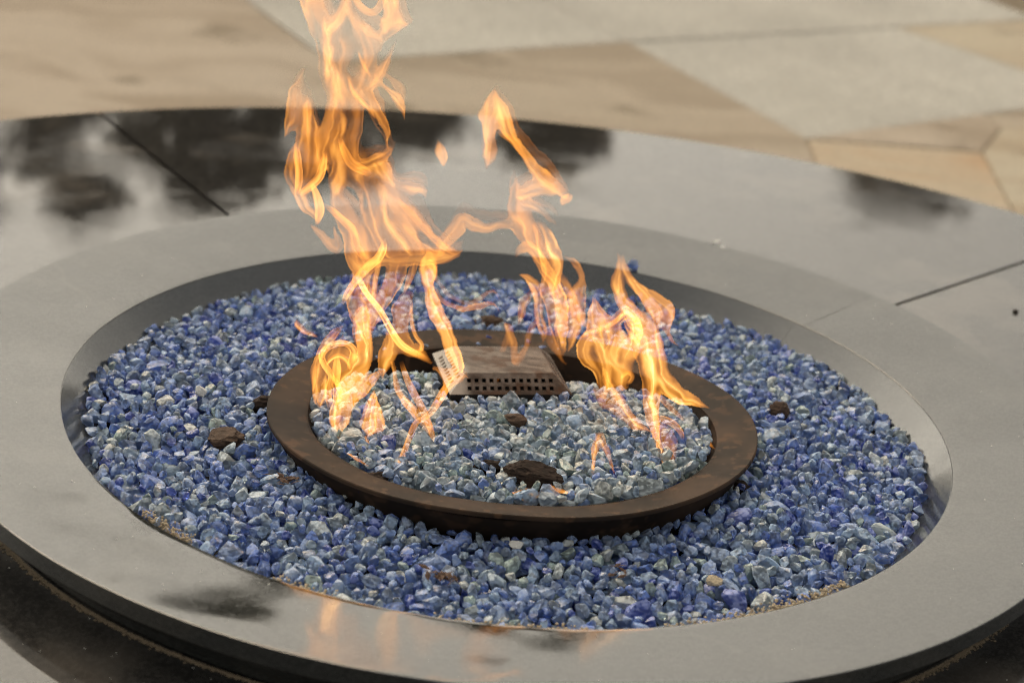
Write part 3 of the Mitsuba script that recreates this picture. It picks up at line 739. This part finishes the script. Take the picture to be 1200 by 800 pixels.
    ('tall', 'column', 0.4, 0, 0, 0.2, [-1919, -500, 3991, 169, -1866, -500, 3822, 254, -1765, -500, 3711, 297, -1675, -500, 3632, 255, -1609, -500, 3533, 128]),
    ('tall', 'column', 0.24, 0, 0.2, 0.6, [-2027, -600, 3297, 596, -1991, -600, 3123, 939, -1964, -600, 2947, 1028, -1971, -600, 2775, 774, -1991, -600, 2665, 345]),
    ('tall', 'column', 0.35, 0, 0, 0.2, [-1953, -600, 3349, 170, -1894, -600, 3214, 341, -1818, -600, 3097, 427, -1712, -600, 3045, 428, -1606, -600, 3003, 257]),
    ('tall', 'flag', 0.36, 0.1, 0.25, 0.4, [-1801, -500, 3051, 344, -1691, -500, 3080, 687, -1581, -500, 3119, 686, -1490, -500, 3182, 514, -1418, -500, 3252, 128]),
    ('tall', 'flag', 0.38, 0.1, 0.3, 0.4, [-1566, -500, 3147, 686, -1516, -500, 3045, 945, -1466, -500, 2951, 689, -1418, -500, 2884, 345, -1389, -500, 2841, 86]),
    ('tall', 'flag', 0.28, 0.1, 0.3, 0.4, [-1419, -500, 2893, 259, -1316, -475, 2877, 604, -1204, -450, 2854, 864, -1116, -425, 2810, 693, -1068, -400, 2734, 174]),
    ('tall', 'flag', 0.14, 0, 0.1, 0.6, [-1579, -500, 2957, 689, -1465, -500, 2815, 1208, -1333, -500, 2665, 1471, -1202, -500, 2533, 1388, -1070, -500, 2400, 870]),
    ('tall', 'crest', 0.26, 0.15, 0.1, 0.6, [-2380, -500, 4996, 993, -2335, -500, 4792, 1246, -2285, -500, 4629, 1333, -2217, -500, 4475, 1254, -2149, -500, 4311, 1090, -2114, -500, 4143, 1009, -2104, -500, 3972, 928, -2114, -500, 3849, 423]),
    ('tall', 'crest', 0.34, 0, 0, 0.3, [-2160, -600, 4587, 249, -2127, -600, 4439, 499, -2102, -600, 4288, 543, -2099, -600, 4101, 503, -2106, -600, 3928, 336]),
    ('tall', 'crest', 0.28, 0, 0.1, 0.4, [-1989, -500, 4994, 496, -1995, -500, 4826, 581, -1994, -500, 4675, 583, -2038, -500, 4561, 584, -2098, -500, 4453, 502, -2134, -500, 4347, 251]),
    ('tall', 'crest', 0.27, 0.1, 0.1, 0.4, [-2010, -500, 4657, 250, -1921, -500, 4581, 500, -1816, -500, 4507, 585, -1711, -500, 4441, 585, -1623, -500, 4382, 419, -1607, -500, 4264, 126]),
    ('tall', 'crest', 0.3, 0, 0, 0.2, [-1950, -400, 4852, 250, -1889, -400, 4690, 335, -1808, -400, 4605, 335, -1723, -400, 4588, 335, -1659, -400, 4645, 335, -1633, -400, 4749, 334, -1650, -400, 4883, 167]),
    ('tall', 'crest', 0.25, 0.05, 0.2, 0.5, [-1642, -400, 5009, 831, -1587, -400, 4822, 1001, -1534, -400, 4658, 1088, -1516, -400, 4524, 1091, -1577, -400, 4424, 757, -1651, -400, 4399, 252]),
    ('tall', 'crest', 0.22, 0, 0.2, 0.3, [-1558, -400, 4519, 671, -1465, -400, 4520, 755, -1397, -400, 4510, 420, -1355, -400, 4514, 84]),
    ('tall', 'crest', 0.16, 0.05, 0.15, 0.7, [-1955, -500, 4586, 667, -1877, -500, 4407, 1674, -1825, -500, 4242, 1847, -1846, -500, 4050, 1938, -1903, -500, 3871, 1607, -1938, -500, 3745, 678]),
    ('tall', 'crest', 0.3, 0, 0.1, 0.3, [-1498, -500, 4275, 126, -1532, -500, 4160, 378, -1583, -500, 4034, 506, -1659, -500, 3913, 507, -1739, -500, 3836, 254]),
    ('tall', 'crest', 0.3, 0, 0, 0.2, [-1832, -500, 4224, 84, -1792, -500, 4125, 168, -1744, -500, 4043, 185, -1679, -500, 3955, 127]),
    ('tall', 'crest', 0.32, 0.1, 0.2, 0.4, [-1678, -400, 4043, 169, -1603, -400, 3928, 297, -1521, -400, 3858, 340, -1429, -400, 3771, 681, -1380, -400, 3671, 426, -1345, -400, 3542, 86]),
    ('flake', '', 0.36, 0.15, 0.15, 0.3, [-2180, -700, 2414, 129, -2108, -700, 2367, 431, -2017, -700, 2294, 518, -1934, -700, 2211, 519, -1880, -700, 2171, 173]),
    ('flake', '', 0.25, 0.1, 0.1, 0.3, [-1931, -700, 2449, 129, -1890, -700, 2344, 345, -1884, -700, 2244, 432, -1906, -700, 2168, 173]),
    ('bead', '', 0.34, 0.1, 0.1, 0.3, [-1006, -200, 3306, 173, -984, -200, 3245, 608, -960, -200, 3166, 782, -945, -200, 3086, 435, -933, -200, 3042, 87]),
    ('middle', 'crest', 0.27, 0.1, 0.2, 0.4, [-487, 1200, 3485, 138, -495, 1200, 3370, 831, -494, 1200, 3246, 1480, -509, 1200, 3101, 1020, -519, 1200, 2906, 744, -497, 1200, 2763, 933, -508, 1200, 2664, 374, -513, 1200, 2625, 94]),
    ('middle', 'crest', 0.36, 0.25, 0.3, 0.4, [-465, 1200, 3449, 184, -404, 1189, 3287, 831, -333, 1178, 3125, 833, -247, 1167, 3012, 649, -133, 1156, 2892, 743, 1, 1144, 2764, 744, 144, 1133, 2646, 839, 267, 1122, 2545, 747, 369, 1111, 2461, 560, 440, 1100, 2413, 140]),
    ('middle', 'crest', 0.4, 0, 0, 0.2, [434, 1100, 2471, 187, 411, 1100, 2420, 374, 369, 1100, 2376, 374, 356, 1100, 2315, 94]),
    ('middle', 'crest', 0.3, 0, 0, 0.2, [-433, 1200, 3089, 278, -362, 1200, 3029, 371, -263, 1200, 2962, 325, -138, 1200, 2830, 279, -33, 1200, 2714, 187]),
    ('middle', 'neck', 0.27, 0.3, 0.1, 0.5, [-197, 1100, 2601, 140, -184, 1117, 2450, 654, -139, 1133, 2262, 1220, -67, 1150, 2096, 1412, 35, 1167, 1921, 1323, 146, 1183, 1746, 1138, 224, 1200, 1627, 571]),
    ('middle', 'neck', 0.25, 0.15, 0.1, 0.4, [-205, 1100, 2384, 467, -97, 1100, 2435, 841, 27, 1100, 2507, 1026, 156, 1100, 2530, 1026, 272, 1100, 2493, 653, 351, 1100, 2462, 187]),
    ('middle', 'neck', 0.24, 0.1, 0.2, 0.4, [-90, 1100, 2357, 748, 67, 1100, 2295, 655, 184, 1100, 2248, 469, 286, 1100, 2169, 422, 351, 1100, 2087, 94]),
    ('middle', 'arm', 0.22, 0.15, 0.2, 0.4, [-1009, 800, 1658, 280, -909, 843, 1773, 654, -811, 886, 1927, 934, -706, 929, 2092, 1026, -601, 971, 2049, 842, -451, 1014, 2021, 656, -305, 1057, 2052, 751, -174, 1100, 2051, 564]),
    ('middle', 'body', 0.32, 0.2, 0.25, 0.6, [131, 1200, 1990, 851, 224, 1225, 1821, 1234, 299, 1250, 1638, 1239, 326, 1275, 1458, 1053, 328, 1300, 1244, 1154, 397, 1325, 1035, 1159, 447, 1350, 822, 874, 507, 1375, 608, 585, 553, 1400, 443, 196]),
    ('middle', 'body', 0.36, 0.2, 0.2, 0.4, [-89, 1200, 1604, 190, -41, 1200, 1700, 665, 51, 1200, 1740, 855, 175, 1200, 1642, 856, 275, 1200, 1500, 858, 366, 1200, 1357, 765, 437, 1200, 1231, 383]),
    ('middle', 'body', 0.34, 0.1, 0.2, 0.4, [-44, 1200, 1436, 143, 44, 1217, 1408, 478, 149, 1233, 1311, 766, 203, 1250, 1146, 673, 221, 1267, 955, 579, 280, 1283, 746, 582, 287, 1300, 572, 146]),
    ('middle', 'body', 0.3, 0.45, 0.5, 0.3, [268, 1100, 1495, 285, 344, 1140, 1305, 1145, 430, 1180, 1115, 1342, 478, 1220, 918, 1060, 529, 1260, 698, 581, 558, 1300, 506, 97]),
    ('middle', 'body', 0.28, 0.15, 0.25, 0.4, [438, 1300, 1675, 143, 547, 1300, 1636, 382, 643, 1300, 1555, 478, 666, 1300, 1424, 575, 616, 1300, 1254, 1058, 619, 1300, 1047, 1158, 624, 1300, 808, 872, 607, 1300, 596, 389, 599, 1300, 490, 97]),
    ('middle', 'body', 0.18, 0.1, 0.1, 0.4, [366, 1300, 1535, 478, 482, 1300, 1343, 864, 598, 1300, 1149, 963, 714, 1300, 975, 773, 806, 1300, 838, 290]),
    ('middle', 'body', 0.2, 0.1, 0.1, 0.3, [124, 1200, 1280, 191, 69, 1200, 1150, 671, 37, 1200, 982, 577, 24, 1200, 814, 193]),
    ('middle', 'leg', 0.22, 0.15, 0, 0.3, [213, 1200, 959, 289, 163, 1050, 826, 479, 105, 900, 673, 382, 39, 750, 520, 333, -20, 600, 391, 142]),
    ('middle', 'leg', 0.4, 0, 0.2, 0.2, [-141, 1200, 817, 193, -83, 1200, 708, 483, -44, 1200, 608, 484, -17, 1200, 527, 145]),
    ('middle', 'leg', 0.07, 0, 0, 0.3, [-61, 1200, 784, 290, -118, 1133, 595, 483, -157, 1067, 409, 483, -174, 1000, 203, 290]),
    ('middle', 'leg', 0.16, 0, 0, 0.3, [324, 1200, 815, 579, 416, 1200, 668, 870, 506, 1200, 552, 581, 596, 1200, 435, 291]),
    ('right', 'spike', 0.38, 0.2, 0.15, 0.4, [949, 400, 2087, 91, 1002, 400, 1946, 457, 1011, 400, 1781, 825, 1066, 400, 1620, 919, 1157, 400, 1472, 1013, 1274, 400, 1345, 1016, 1343, 400, 1233, 463]),
    ('right', 'spike', 0.4, 0.15, 0.35, 0.4, [1015, 400, 2074, 91, 1086, 400, 1936, 457, 1196, 400, 1772, 641, 1331, 400, 1648, 735, 1437, 400, 1531, 828, 1507, 400, 1410, 738, 1549, 400, 1295, 277]),
    ('right', 'spike', 0.3, 0.1, 0.2, 0.4, [1316, 400, 1696, 184, 1420, 386, 1673, 550, 1521, 371, 1591, 735, 1588, 357, 1495, 735, 1622, 343, 1365, 460, 1638, 329, 1233, 323, 1695, 314, 1145, 277, 1776, 300, 1080, 92]),
    ('right', 'tongue', 0.34, 0.35, 0.2, 0.5, [1278, 400, 1465, 461, 1374, 325, 1345, 1012, 1454, 250, 1205, 1012, 1529, 175, 1024, 1011, 1601, 100, 863, 1011, 1715, 25, 747, 1010, 1859, -50, 675, 824, 1996, -125, 653, 548, 2103, -200, 647, 137]),
    ('right', 'tongue', 0.55, 0, 0, 0.2, [1400, 300, 1119, 185, 1470, 217, 980, 323, 1561, 133, 824, 368, 1674, 50, 711, 414, 1828, -33, 634, 459, 1972, -117, 626, 274, 2058, -200, 643, 91]),
    ('right', 'tongue', 0.36, 0.2, 0.2, 0.5, [1168, 200, 1431, 457, 1252, 56, 1320, 819, 1337, -89, 1191, 906, 1406, -233, 1042, 1083, 1445, -378, 911, 989, 1454, -522, 798, 895, 1493, -667, 670, 713, 1548, -811, 546, 532, 1614, -956, 405, 353, 1658, -1100, 302, 132]),
    ('right', 'tongue', 0.3, 0, 0, 0.3, [1309, 200, 1169, 275, 1398, -100, 1054, 545, 1432, -400, 939, 539, 1446, -700, 826, 444, 1475, -1000, 741, 263]),
    ('right', 'bulb', 0.25, 0.25, 0.2, 0.5, [754, 300, 1604, 137, 796, 300, 1471, 734, 868, 300, 1320, 1472, 923, 300, 1157, 1660, 958, 300, 1011, 1110]),
    ('right', 'bulb', 0.36, 0.1, 0.4, 0.4, [1016, 300, 1316, 552, 1097, 300, 1424, 826, 1176, 300, 1453, 826, 1242, 300, 1361, 735, 1261, 300, 1204, 829, 1245, 300, 1022, 925, 1206, 300, 877, 556, 1196, 300, 795, 186]),
    ('right', 'bulb', 0.36, 0.5, 0.1, 0.3, [886, 400, 1163, 371, 791, 400, 1093, 742, 760, 400, 948, 837, 814, 400, 792, 839, 898, 400, 710, 560, 976, 400, 678, 187]),
    ('right', 'bulb', 0.5, 0.15, 0.2, 0.3, [837, 300, 1178, 277, 919, 300, 1026, 647, 986, 300, 842, 742, 1026, 300, 644, 652, 1025, 300, 491, 187]),
    ('right', 'bulb', 0.26, 0.1, 0.15, 0.5, [1029, 400, 1209, 926, 1085, 400, 1044, 1764, 1133, 400, 868, 1769, 1181, 400, 690, 1401, 1225, 400, 552, 562]),
    ('right', 'bulb', 0.5, 0, 0, 0.2, [668, 200, 1120, 92, 770, 200, 1200, 275, 892, 200, 1273, 321, 1011, 200, 1355, 320, 1109, 200, 1464, 274, 1157, 200, 1529, 137]),
    ('right', 'bulb', 0.6, 0, 0, 0.2, [1169, 200, 692, 111, 1190, 200, 755, 231, 1241, 200, 801, 240, 1291, 200, 766, 231, 1270, 200, 704, 231, 1226, 200, 688, 111]),
    ('right', 'bulb', 0.18, 0, 0, 0.4, [940, 200, 829, 370, 976, 200, 671, 834, 971, 200, 549, 557, 962, 200, 466, 186]),
    ('right', 'leg', 0.36, 0.2, 0.1, 0.4, [978, 0, 897, 274, 1022, -150, 826, 546, 1103, -300, 741, 633, 1210, -450, 660, 630, 1334, -600, 583, 537, 1431, -750, 573, 267, 1492, -900, 620, 88]),
    ('right', 'leg', 0.14, 0, 0.1, 0.4, [882, 0, 686, 275, 981, -150, 622, 822, 1130, -300, 585, 998, 1262, -450, 527, 541, 1332, -600, 523, 179]),
    ('right', 'leg', 0.26, 0, 0.1, 0.3, [1498, -100, 757, 183, 1610, -225, 704, 318, 1720, -350, 662, 316, 1810, -475, 629, 180, 1851, -600, 620, 89]),
    ('right', 'leg', 0.28, 0, 0.2, 0.3, [1531, -600, 664, 179, 1624, -700, 690, 356, 1718, -800, 687, 354, 1791, -900, 643, 265, 1818, -1000, 604, 88]),
    ('right', 'leg', 0.13, 0, 0.1, 0.5, [1520, -800, 713, 354, 1600, -900, 612, 1147, 1671, -1000, 510, 1232, 1737, -1100, 448, 439]),
    ('arch', '', 0.3, 0.2, 0.1, 0.3, [929, -1600, 888, 170, 897, -1625, 867, 425, 874, -1650, 764, 425, 866, -1675, 605, 298, 902, -1700, 431, 102]),
    ('arch', '', 0.3, 0.1, 0.25, 0.3, [888, -1600, 874, 170, 934, -1625, 843, 425, 988, -1650, 739, 383, 1044, -1675, 615, 298, 1101, -1700, 491, 102]),
    ('lick', '', 0.42, 0.1, 0.2, 0.3, [109, -2250, 434, 100, 199, -2250, 453, 332, 291, -2250, 445, 332, 403, -2250, 411, 100]),
    ('lick', '', 0.3, 0.1, 0.1, 0.3, [450, -2200, 513, 83, 547, -2200, 468, 291, 657, -2200, 452, 250, 747, -2200, 472, 83]),
    ('lick2', '', 0.42, 0.1, 0.1, 0.3, [-1557, -2000, 554, 84, -1470, -2000, 517, 252, -1384, -2000, 480, 218, -1314, -2000, 451, 84]),
    ('wisp2', '', 0.3, 0.2, 0.1, 0.3, [-2476, 1100, 666, 193, -2453, 1100, 595, 482, -2382, 1100, 540, 483, -2313, 1100, 517, 338, -2244, 1100, 493, 97]),
    ('ember', '', 0.25, 0, 0, 0.2, [2065, -750, 506, 178, 2112, -750, 491, 445, 2159, -750, 467, 267, 2191, -750, 431, 89]),
]


def spline(P, n):
    """Catmull-Rom through the rows of P, n points."""
    P = np.vstack([2 * P[0] - P[1], P, 2 * P[-1] - P[-2]])
    d = np.r_[0, np.cumsum(np.linalg.norm(np.diff(P[1:-1, :3], axis=0), axis=1))]
    s = np.linspace(0, d[-1], n)
    i = np.clip(np.searchsorted(d, s, side='right') - 1, 0, len(d) - 2)
    t = ((s - d[i]) / (d[i + 1] - d[i]))[:, None]
    p0, p1, p2, p3 = P[i], P[i + 1], P[i + 2], P[i + 3]
    return 0.5 * (2 * p1 + (p2 - p0) * t + (2 * p0 - 5 * p1 + 4 * p2 - p3) * t ** 2 + (3 * p1 - p0 - 3 * p2 + p3) * t ** 3), s, d[-1]


GLOW = 1.0


def tongue(k, eL, eR, st, q, seed):
    """A hollow sheet of burning gas round a centre line, flattened, brighter where the sheet folds at its edges; (vertices, faces, glow)."""
    P = np.array(q, float).reshape(-1, 4) * [1e-4, 1e-4, 1e-4, 1e-5]
    wmax = P[:, 3].max()
    n = int(np.clip(np.linalg.norm(np.diff(P[:, :3], axis=0), axis=1).sum() / 0.0022, 24, 90))
    m = 48 if wmax > 0.004 else 28
    C, s, L = spline(P, n)
    w = np.maximum(C[:, 3], 0.0003)
    w = w * (1 + 0.10 * (meshkit.fbm(np.c_[s * 60, 0 * s + seed * 3.1, 0 * s], 2, seed) - 0.5) * 2)
    c = C[:, :3].copy()
    c[:, 1] += 0.012 * (meshkit.fbm(np.c_[s * 25, 0 * s + seed * 1.7, 0 * s + 5], 2, seed) - 0.5)
    tan = np.gradient(c, axis=0); tan /= np.linalg.norm(tan, axis=1, keepdims=True)
    side = np.cross(np.broadcast_to([0, 1.0, 0], tan.shape), tan); side /= np.linalg.norm(side, axis=1, keepdims=True)
    side = np.where((side @ [1, 0, 0] < 0)[:, None], side, side) 
    deep = np.cross(tan, side)
    ph = np.arange(m) / m * 2 * PI
    co, si = np.cos(ph), np.sin(ph)
    v = c[:, None] + w[:, None, None] * (co[None, :, None] * side[:, None] + 0.55 * si[None, :, None] * deep[:, None])
    t = (s / L)[:, None]
    x = np.broadcast_to(co[None], (n, m)); back = np.broadcast_to((si < 0)[None] * 7.0, (n, m))
    sv = np.broadcast_to(s[:, None], (n, m))
    warp = meshkit.fbm(np.stack([sv * 45, x * 0.8, back + seed], -1), 2, seed + 1) - 0.5
    streak = meshkit.fbm(np.stack([x * 2.6 + warp * 2.2 + seed * 5.3, sv * 16, back], -1), 3, seed + 2)
    fine_ = meshkit.noise(np.stack([x * 8 + warp * 5 + seed, sv * 12, back + 3], -1), seed + 3)
    puff = meshkit.fbm(np.stack([sv * 38, x * 0.6, back + seed * 2.0], -1), 2, seed + 4)
    body = 1 + st * (3.2 * (streak - 0.5) + 0.7 * (fine_ - 0.5) + 1.4 * (puff - 0.5))
    near = lambda a, g: np.exp(-((x - a) / g) ** 2)
    flip = 1.0 if side[n // 2, 0] > 0 else -1.0
    glow = k * np.maximum(body, 0.12) + 0.55 * eL * near(-0.80 * flip, 0.13) + 0.55 * eR * near(0.80 * flip, 0.13)
    edge = np.clip((1 - np.abs(x)) / 0.13, 0, 1); edge = edge * edge * (3 - 2 * edge)
    if wmax <= 0.0040: edge = np.clip(1 - x * x, 0, 1)
    ends = np.clip(t / 0.16, 0, 1) * np.clip((1 - t) / 0.16, 0, 1); ends = ends * ends * (3 - 2 * ends)
    glow = glow * edge * (0.04 + 0.96 * ends)
    i, j = np.meshgrid(np.arange(n - 1), np.arange(m), indexing='ij')
    a, b = i * m + j, i * m + (j + 1) % m
    f = np.stack([a, b, b + m, a + m], -1).reshape(-1, 4)
    f = np.vstack([f[:, [0, 1, 2]], f[:, [0, 2, 3]]])
    vv = v.reshape(-1, 3)
    tri = vv[f]; out = np.cross(tri[:, 1] - tri[:, 0], tri[:, 2] - tri[:, 0])
    mid = tri.mean(1) - np.repeat(c[:-1], m, 0)[np.tile(np.arange((n - 1) * m), 2)]
    if (out * mid).sum() < 0: f = f[:, ::-1]
    return vv, f, glow.reshape(-1)


def fire_color(g):
    g = g[:, None]
    return g * np.hstack([1.0 + 0 * g, 0.285 + 0.25 * np.clip(g, 0, 1.3), 0.035 + 0.12 * np.clip(g, 0, 1.2) ** 2]) * GLOW / 2.0 ** exposure * 1.9


def soot(p, n, uv):
    return 0.012 + 0.012 * fbm(p.x * 60, p.y * 60, p.z * 40, 2)


scene['flame_gas'] = {'type': 'mask', 'opacity': proc(soot), 'bsdf': {'type': 'diffuse', 'reflectance': {'type': 'rgb', 'value': (0.05, 0.04, 0.03)}}}
FLAMES = {'tall': ('flame', 'tallest flame, ragged orange column rising from the left side of the steel bowl'), 'middle': ('flame_001', 'middle flame behind the burner with a kite shaped tip'),
          'right': ('flame_002', 'broad low flame licking over the right side of the steel bowl'), 'flake': ('flame_003', 'small forked flame scrap drifting left of the tallest flame'),
          'bead': ('flame_004', 'tiny round flame bead hanging between the two high flames'), 'arch': ('flame_005', 'small pointed arch of flame on the pale glass near the front'),
          'lick': ('flame_006', 'low orange lick of flame in front of the largest lava rock'), 'lick2': ('flame_007', 'thin short flame at the front left inside edge of the steel bowl'),
          'wisp2': ('flame_008', 'thin orange wisp over the blue glass left of the tallest flame'), 'ember': ('flame_009', 'faint red ember glow at the right inside edge of the bowl')}


def sheet(strokes, seed, yoff=0.0, gain=1.0, h=0.0009):
    """One continuous hollow sheet of burning gas: the wide tongues of a flame merged, its surface glowing in streaks along the flow; (vertices, faces, glow)."""
    from scipy.spatial import cKDTree
    rows, lo, hi = [], np.full(2, 9.0), np.full(2, -9.0)
    for k, eL, eR, st, q in strokes:
        P = np.array(q, float).reshape(-1, 4) * [1e-4, 1e-4, 1e-4, 1e-5]
        C, s, L = spline(P, int(np.clip(np.linalg.norm(np.diff(P[:, :3], axis=0), axis=1).sum() / 0.0008, 40, 400)))
        C[:, 3] = np.maximum(C[:, 3], 0.0004)
        rows.append((C, s, L, k, eL, eR, st))
        lo = np.minimum(lo, (C[:, [0, 2]] - C[:, 3:]).min(0)); hi = np.maximum(hi, (C[:, [0, 2]] + C[:, 3:]).max(0))
    lo -= 0.01; hi += 0.01
    nx, nz = int((hi[0] - lo[0]) / h) + 1, int((hi[1] - lo[1]) / h) + 1
    X, Z = np.meshgrid(lo[0] + h * np.arange(nx), lo[1] + h * np.arange(nz), indexing='ij')
    # the gas is torn about by small eddies
    e = lambda f, sd: meshkit.fbm(np.stack([X * f, Z * f * 0.75, 0 * X + sd], -1), 3, sd) - 0.5
    WX = X + 0.0085 * e(42, seed) + 0.003 * e(130, seed + 1); WZ = Z + 0.012 * e(36, seed + 2)
    pts = np.c_[WX.ravel(), WZ.ravel()]
    D = np.full(len(pts), 1.0); num, den, Y, yw, add, limb = (np.zeros(len(pts)) for _ in range(6))
    sm = 0.0022
    acc = np.zeros(len(pts))
    for i, (C, s, L, k, eL, eR, st) in enumerate(rows):
        d, ix = cKDTree(C[:, [0, 2]]).query(pts, distance_upper_bound=0.045)
        ok = np.isfinite(d); ix = ix[ok]; d = d[ok]
        w = C[ix, 3]; sd = d - w
        tn = np.gradient(C[:, [0, 2]], axis=0); tn /= np.linalg.norm(tn, axis=1, keepdims=True) + 1e-9
        rel = pts[ok] - C[ix][:, [0, 2]]
        lat = (rel[:, 0] * tn[ix, 1] - rel[:, 1] * tn[ix, 0]) / w
        sgn = np.sign(tn[ix, 1] + 1e-6); x = np.clip(lat, -2, 2)
        sv = s[ix]; t = sv / L
        sl = seed * 3.3 + i * 7.7
        warp = meshkit.fbm(np.stack([sv * 40, x * 0.7, 0 * x + sl], -1), 2, seed + 5) - 0.5
        a = meshkit.fbm(np.stack([x * 1.5 + warp * 2.0 + sl, sv * 15, 0 * x], -1), 2, seed + 6)
        ridge = (1 - np.abs(2 * meshkit.noise(np.stack([x * 2.1 + warp * 2.6 + sl, sv * 13 + 4, 0 * x], -1), seed + 7) - 1)) ** 5
        puff = meshkit.fbm(np.stack([sv * 36, x * 0.8, 0 * x + sl * 2], -1), 2, seed + 8)
        g = 0.8 * k * np.maximum(1 + st * (3.2 * (a - 0.5) + 2.2 * (puff - 0.5) + 2.6 * (ridge - 0.22)), 0.08)
        fade = np.clip(t / 0.14, 0.0, 1) * np.clip((1 - t) / 0.14, 0.0, 1)
        wt = np.exp(-np.clip(sd, -0.02, 0.03) / 0.0032) * (0.03 + fade)
        num[ok] += wt * g; den[ok] += wt; Y[ok] += wt * C[ix, 1]
        add[ok] += 0.45 * g * np.clip(1 - x * x, 0, 1) * fade
        side = np.where(x * sgn > 0, eR, eL)
        limb[ok] = np.maximum(limb[ok], side * np.exp(-(sd / 0.004) ** 2) * (0.2 + 0.8 * fade))
        acc[ok] += np.exp(-np.clip(sd, -0.02, 0.03) / sm)
    D = np.where(acc > 0, -sm * np.log(np.maximum(acc, 1e-9)), 0.03)
    den = np.maximum(den, 1e-9)
    G = 0.62 * num / den + add
    inside = -D
    soft = 0.0024 + 0.0065 * np.clip(2.2 * (e(38, seed + 9).ravel() + 0.12), 0, 1)
    cov = np.clip(inside / soft, 0, 1); cov = cov * cov * (3 - 2 * cov)
    shim = np.clip(3.0 * (e(30, seed + 10).ravel() + 0.2), 0, 1)
    G = G * cov + 1.0 * limb * shim * np.exp(-((inside - 0.0013) / 0.0011) ** 2)
    G *= gain
    H = np.minimum(0.55 * np.sqrt(np.maximum(inside, 0) * 0.016), 0.016) * (0.8 + 0.6 * e(25, seed + 12).ravel())
    Yc = Y / den + yoff + 0.02 * e(16, seed + 11).ravel()
    ins = ((inside > 0.0002) & (G > 0.012 * gain)).reshape(nx, nz)
    i, j = np.nonzero(ins[:-1, :-1] & ins[1:, :-1] & ins[:-1, 1:] & ins[1:, 1:])
    a = i * nz + j
    quad = np.stack([a, a + nz, a + nz + 1, a + 1], -1)           # seen from -y: counter-clockwise
    use, inv = np.unique(quad, return_inverse=True); quad = inv.reshape(-1, 4); n = len(use)
    base = np.c_[X.ravel()[use], Yc[use], Z.ravel()[use]]; dy = np.zeros_like(base); dy[:, 1] = H[use] + 0.0002
    f = np.vstack([quad[:, [0, 1, 2]], quad[:, [0, 2, 3]], quad[:, [0, 2, 1]] + n, quad[:, [0, 3, 2]] + n])
    return np.vstack([base - dy, base + dy]), f, np.r_[G[use], G[use]]


LAYER = {'curl': 1, 'drop': 2, 'leg': 3, 'right_tongue': 4, 'hook': 4, 'tongue': 5, 'bulb': 6}
GAIN = {('tall', 1): 1.5, ('tall', 4): 1.4, ('tall', 3): 1.4, ('tall', 2): 1.5, ('middle', 8): 1.2, ('middle', 9): 1.2, ('middle', 10): 1.2, ('middle', 0): 1.2, ('right', 0): 1.3, ('right', 5): 1.45, ('right', 6): 1.4, ('right', 3): 1.4,
        ('arch', 0): 2.3, ('lick', 0): 2.6, ('lick2', 0): 2.3, ('wisp2', 0): 2.1, ('ember', 0): 1.8, ('bead', 0): 1.3}
meshes, wide = {}, {}
for i, (fl, part, k, eL, eR, st, q) in enumerate(TONGUES):
    if max(q[3::4]) > 430 or fl not in ('tall', 'middle', 'right'): wide.setdefault((fl, LAYER.get(part, 8 + i % 3 if part == 'body' else 0)), []).append((k, eL, eR, st, q))
    else: meshes.setdefault((fl, f'fold{i}'), []).append(tongue(k * 0.66, eL, eR, 0.6, [v * 1.2 if n % 4 == 3 else v for n, v in enumerate(q)], i + 1))
for n, ((fl, lay_), L) in enumerate(wide.items()):
    meshes.setdefault((fl, f'sheet{lay_}'), []).append(sheet(L, 20 + 31 * n, 0.0, GAIN.get((fl, lay_), 1.0)))
    if lay_ == 0 and len(L) > 3: meshes[fl, 'back'] = [sheet(L, 33 + 31 * n, 0.03, 0.32)]
names = {'tall': 'flame', 'middle': 'flame_001', 'right': 'flame_002'}
for (fl, part), L in meshes.items():
    at = np.cumsum([0] + [len(v) for v, _, _ in L])
    v = np.vstack([a for a, _, _ in L]); f = np.vstack([b + o for (_, b, _), o in zip(L, at)]); g = np.concatenate([c for _, _, c in L])
    key, lab = FLAMES[fl]
    put(key + (('__fold' if part.startswith('fold') else '__tongue') if fl in names else ''), trimesh.Trimesh(v, f, process=False), 'flame_gas', smooth=True, color=fire_color(g),
        emitter={'type': 'area', 'radiance': {'type': 'mesh_attribute', 'name': 'vertex_color'}})
    tag(key, lab, 'flame', 'flames of the fire table')
print('flame triangles', sum(len(b) for L in meshes.values() for _, b, _ in L))
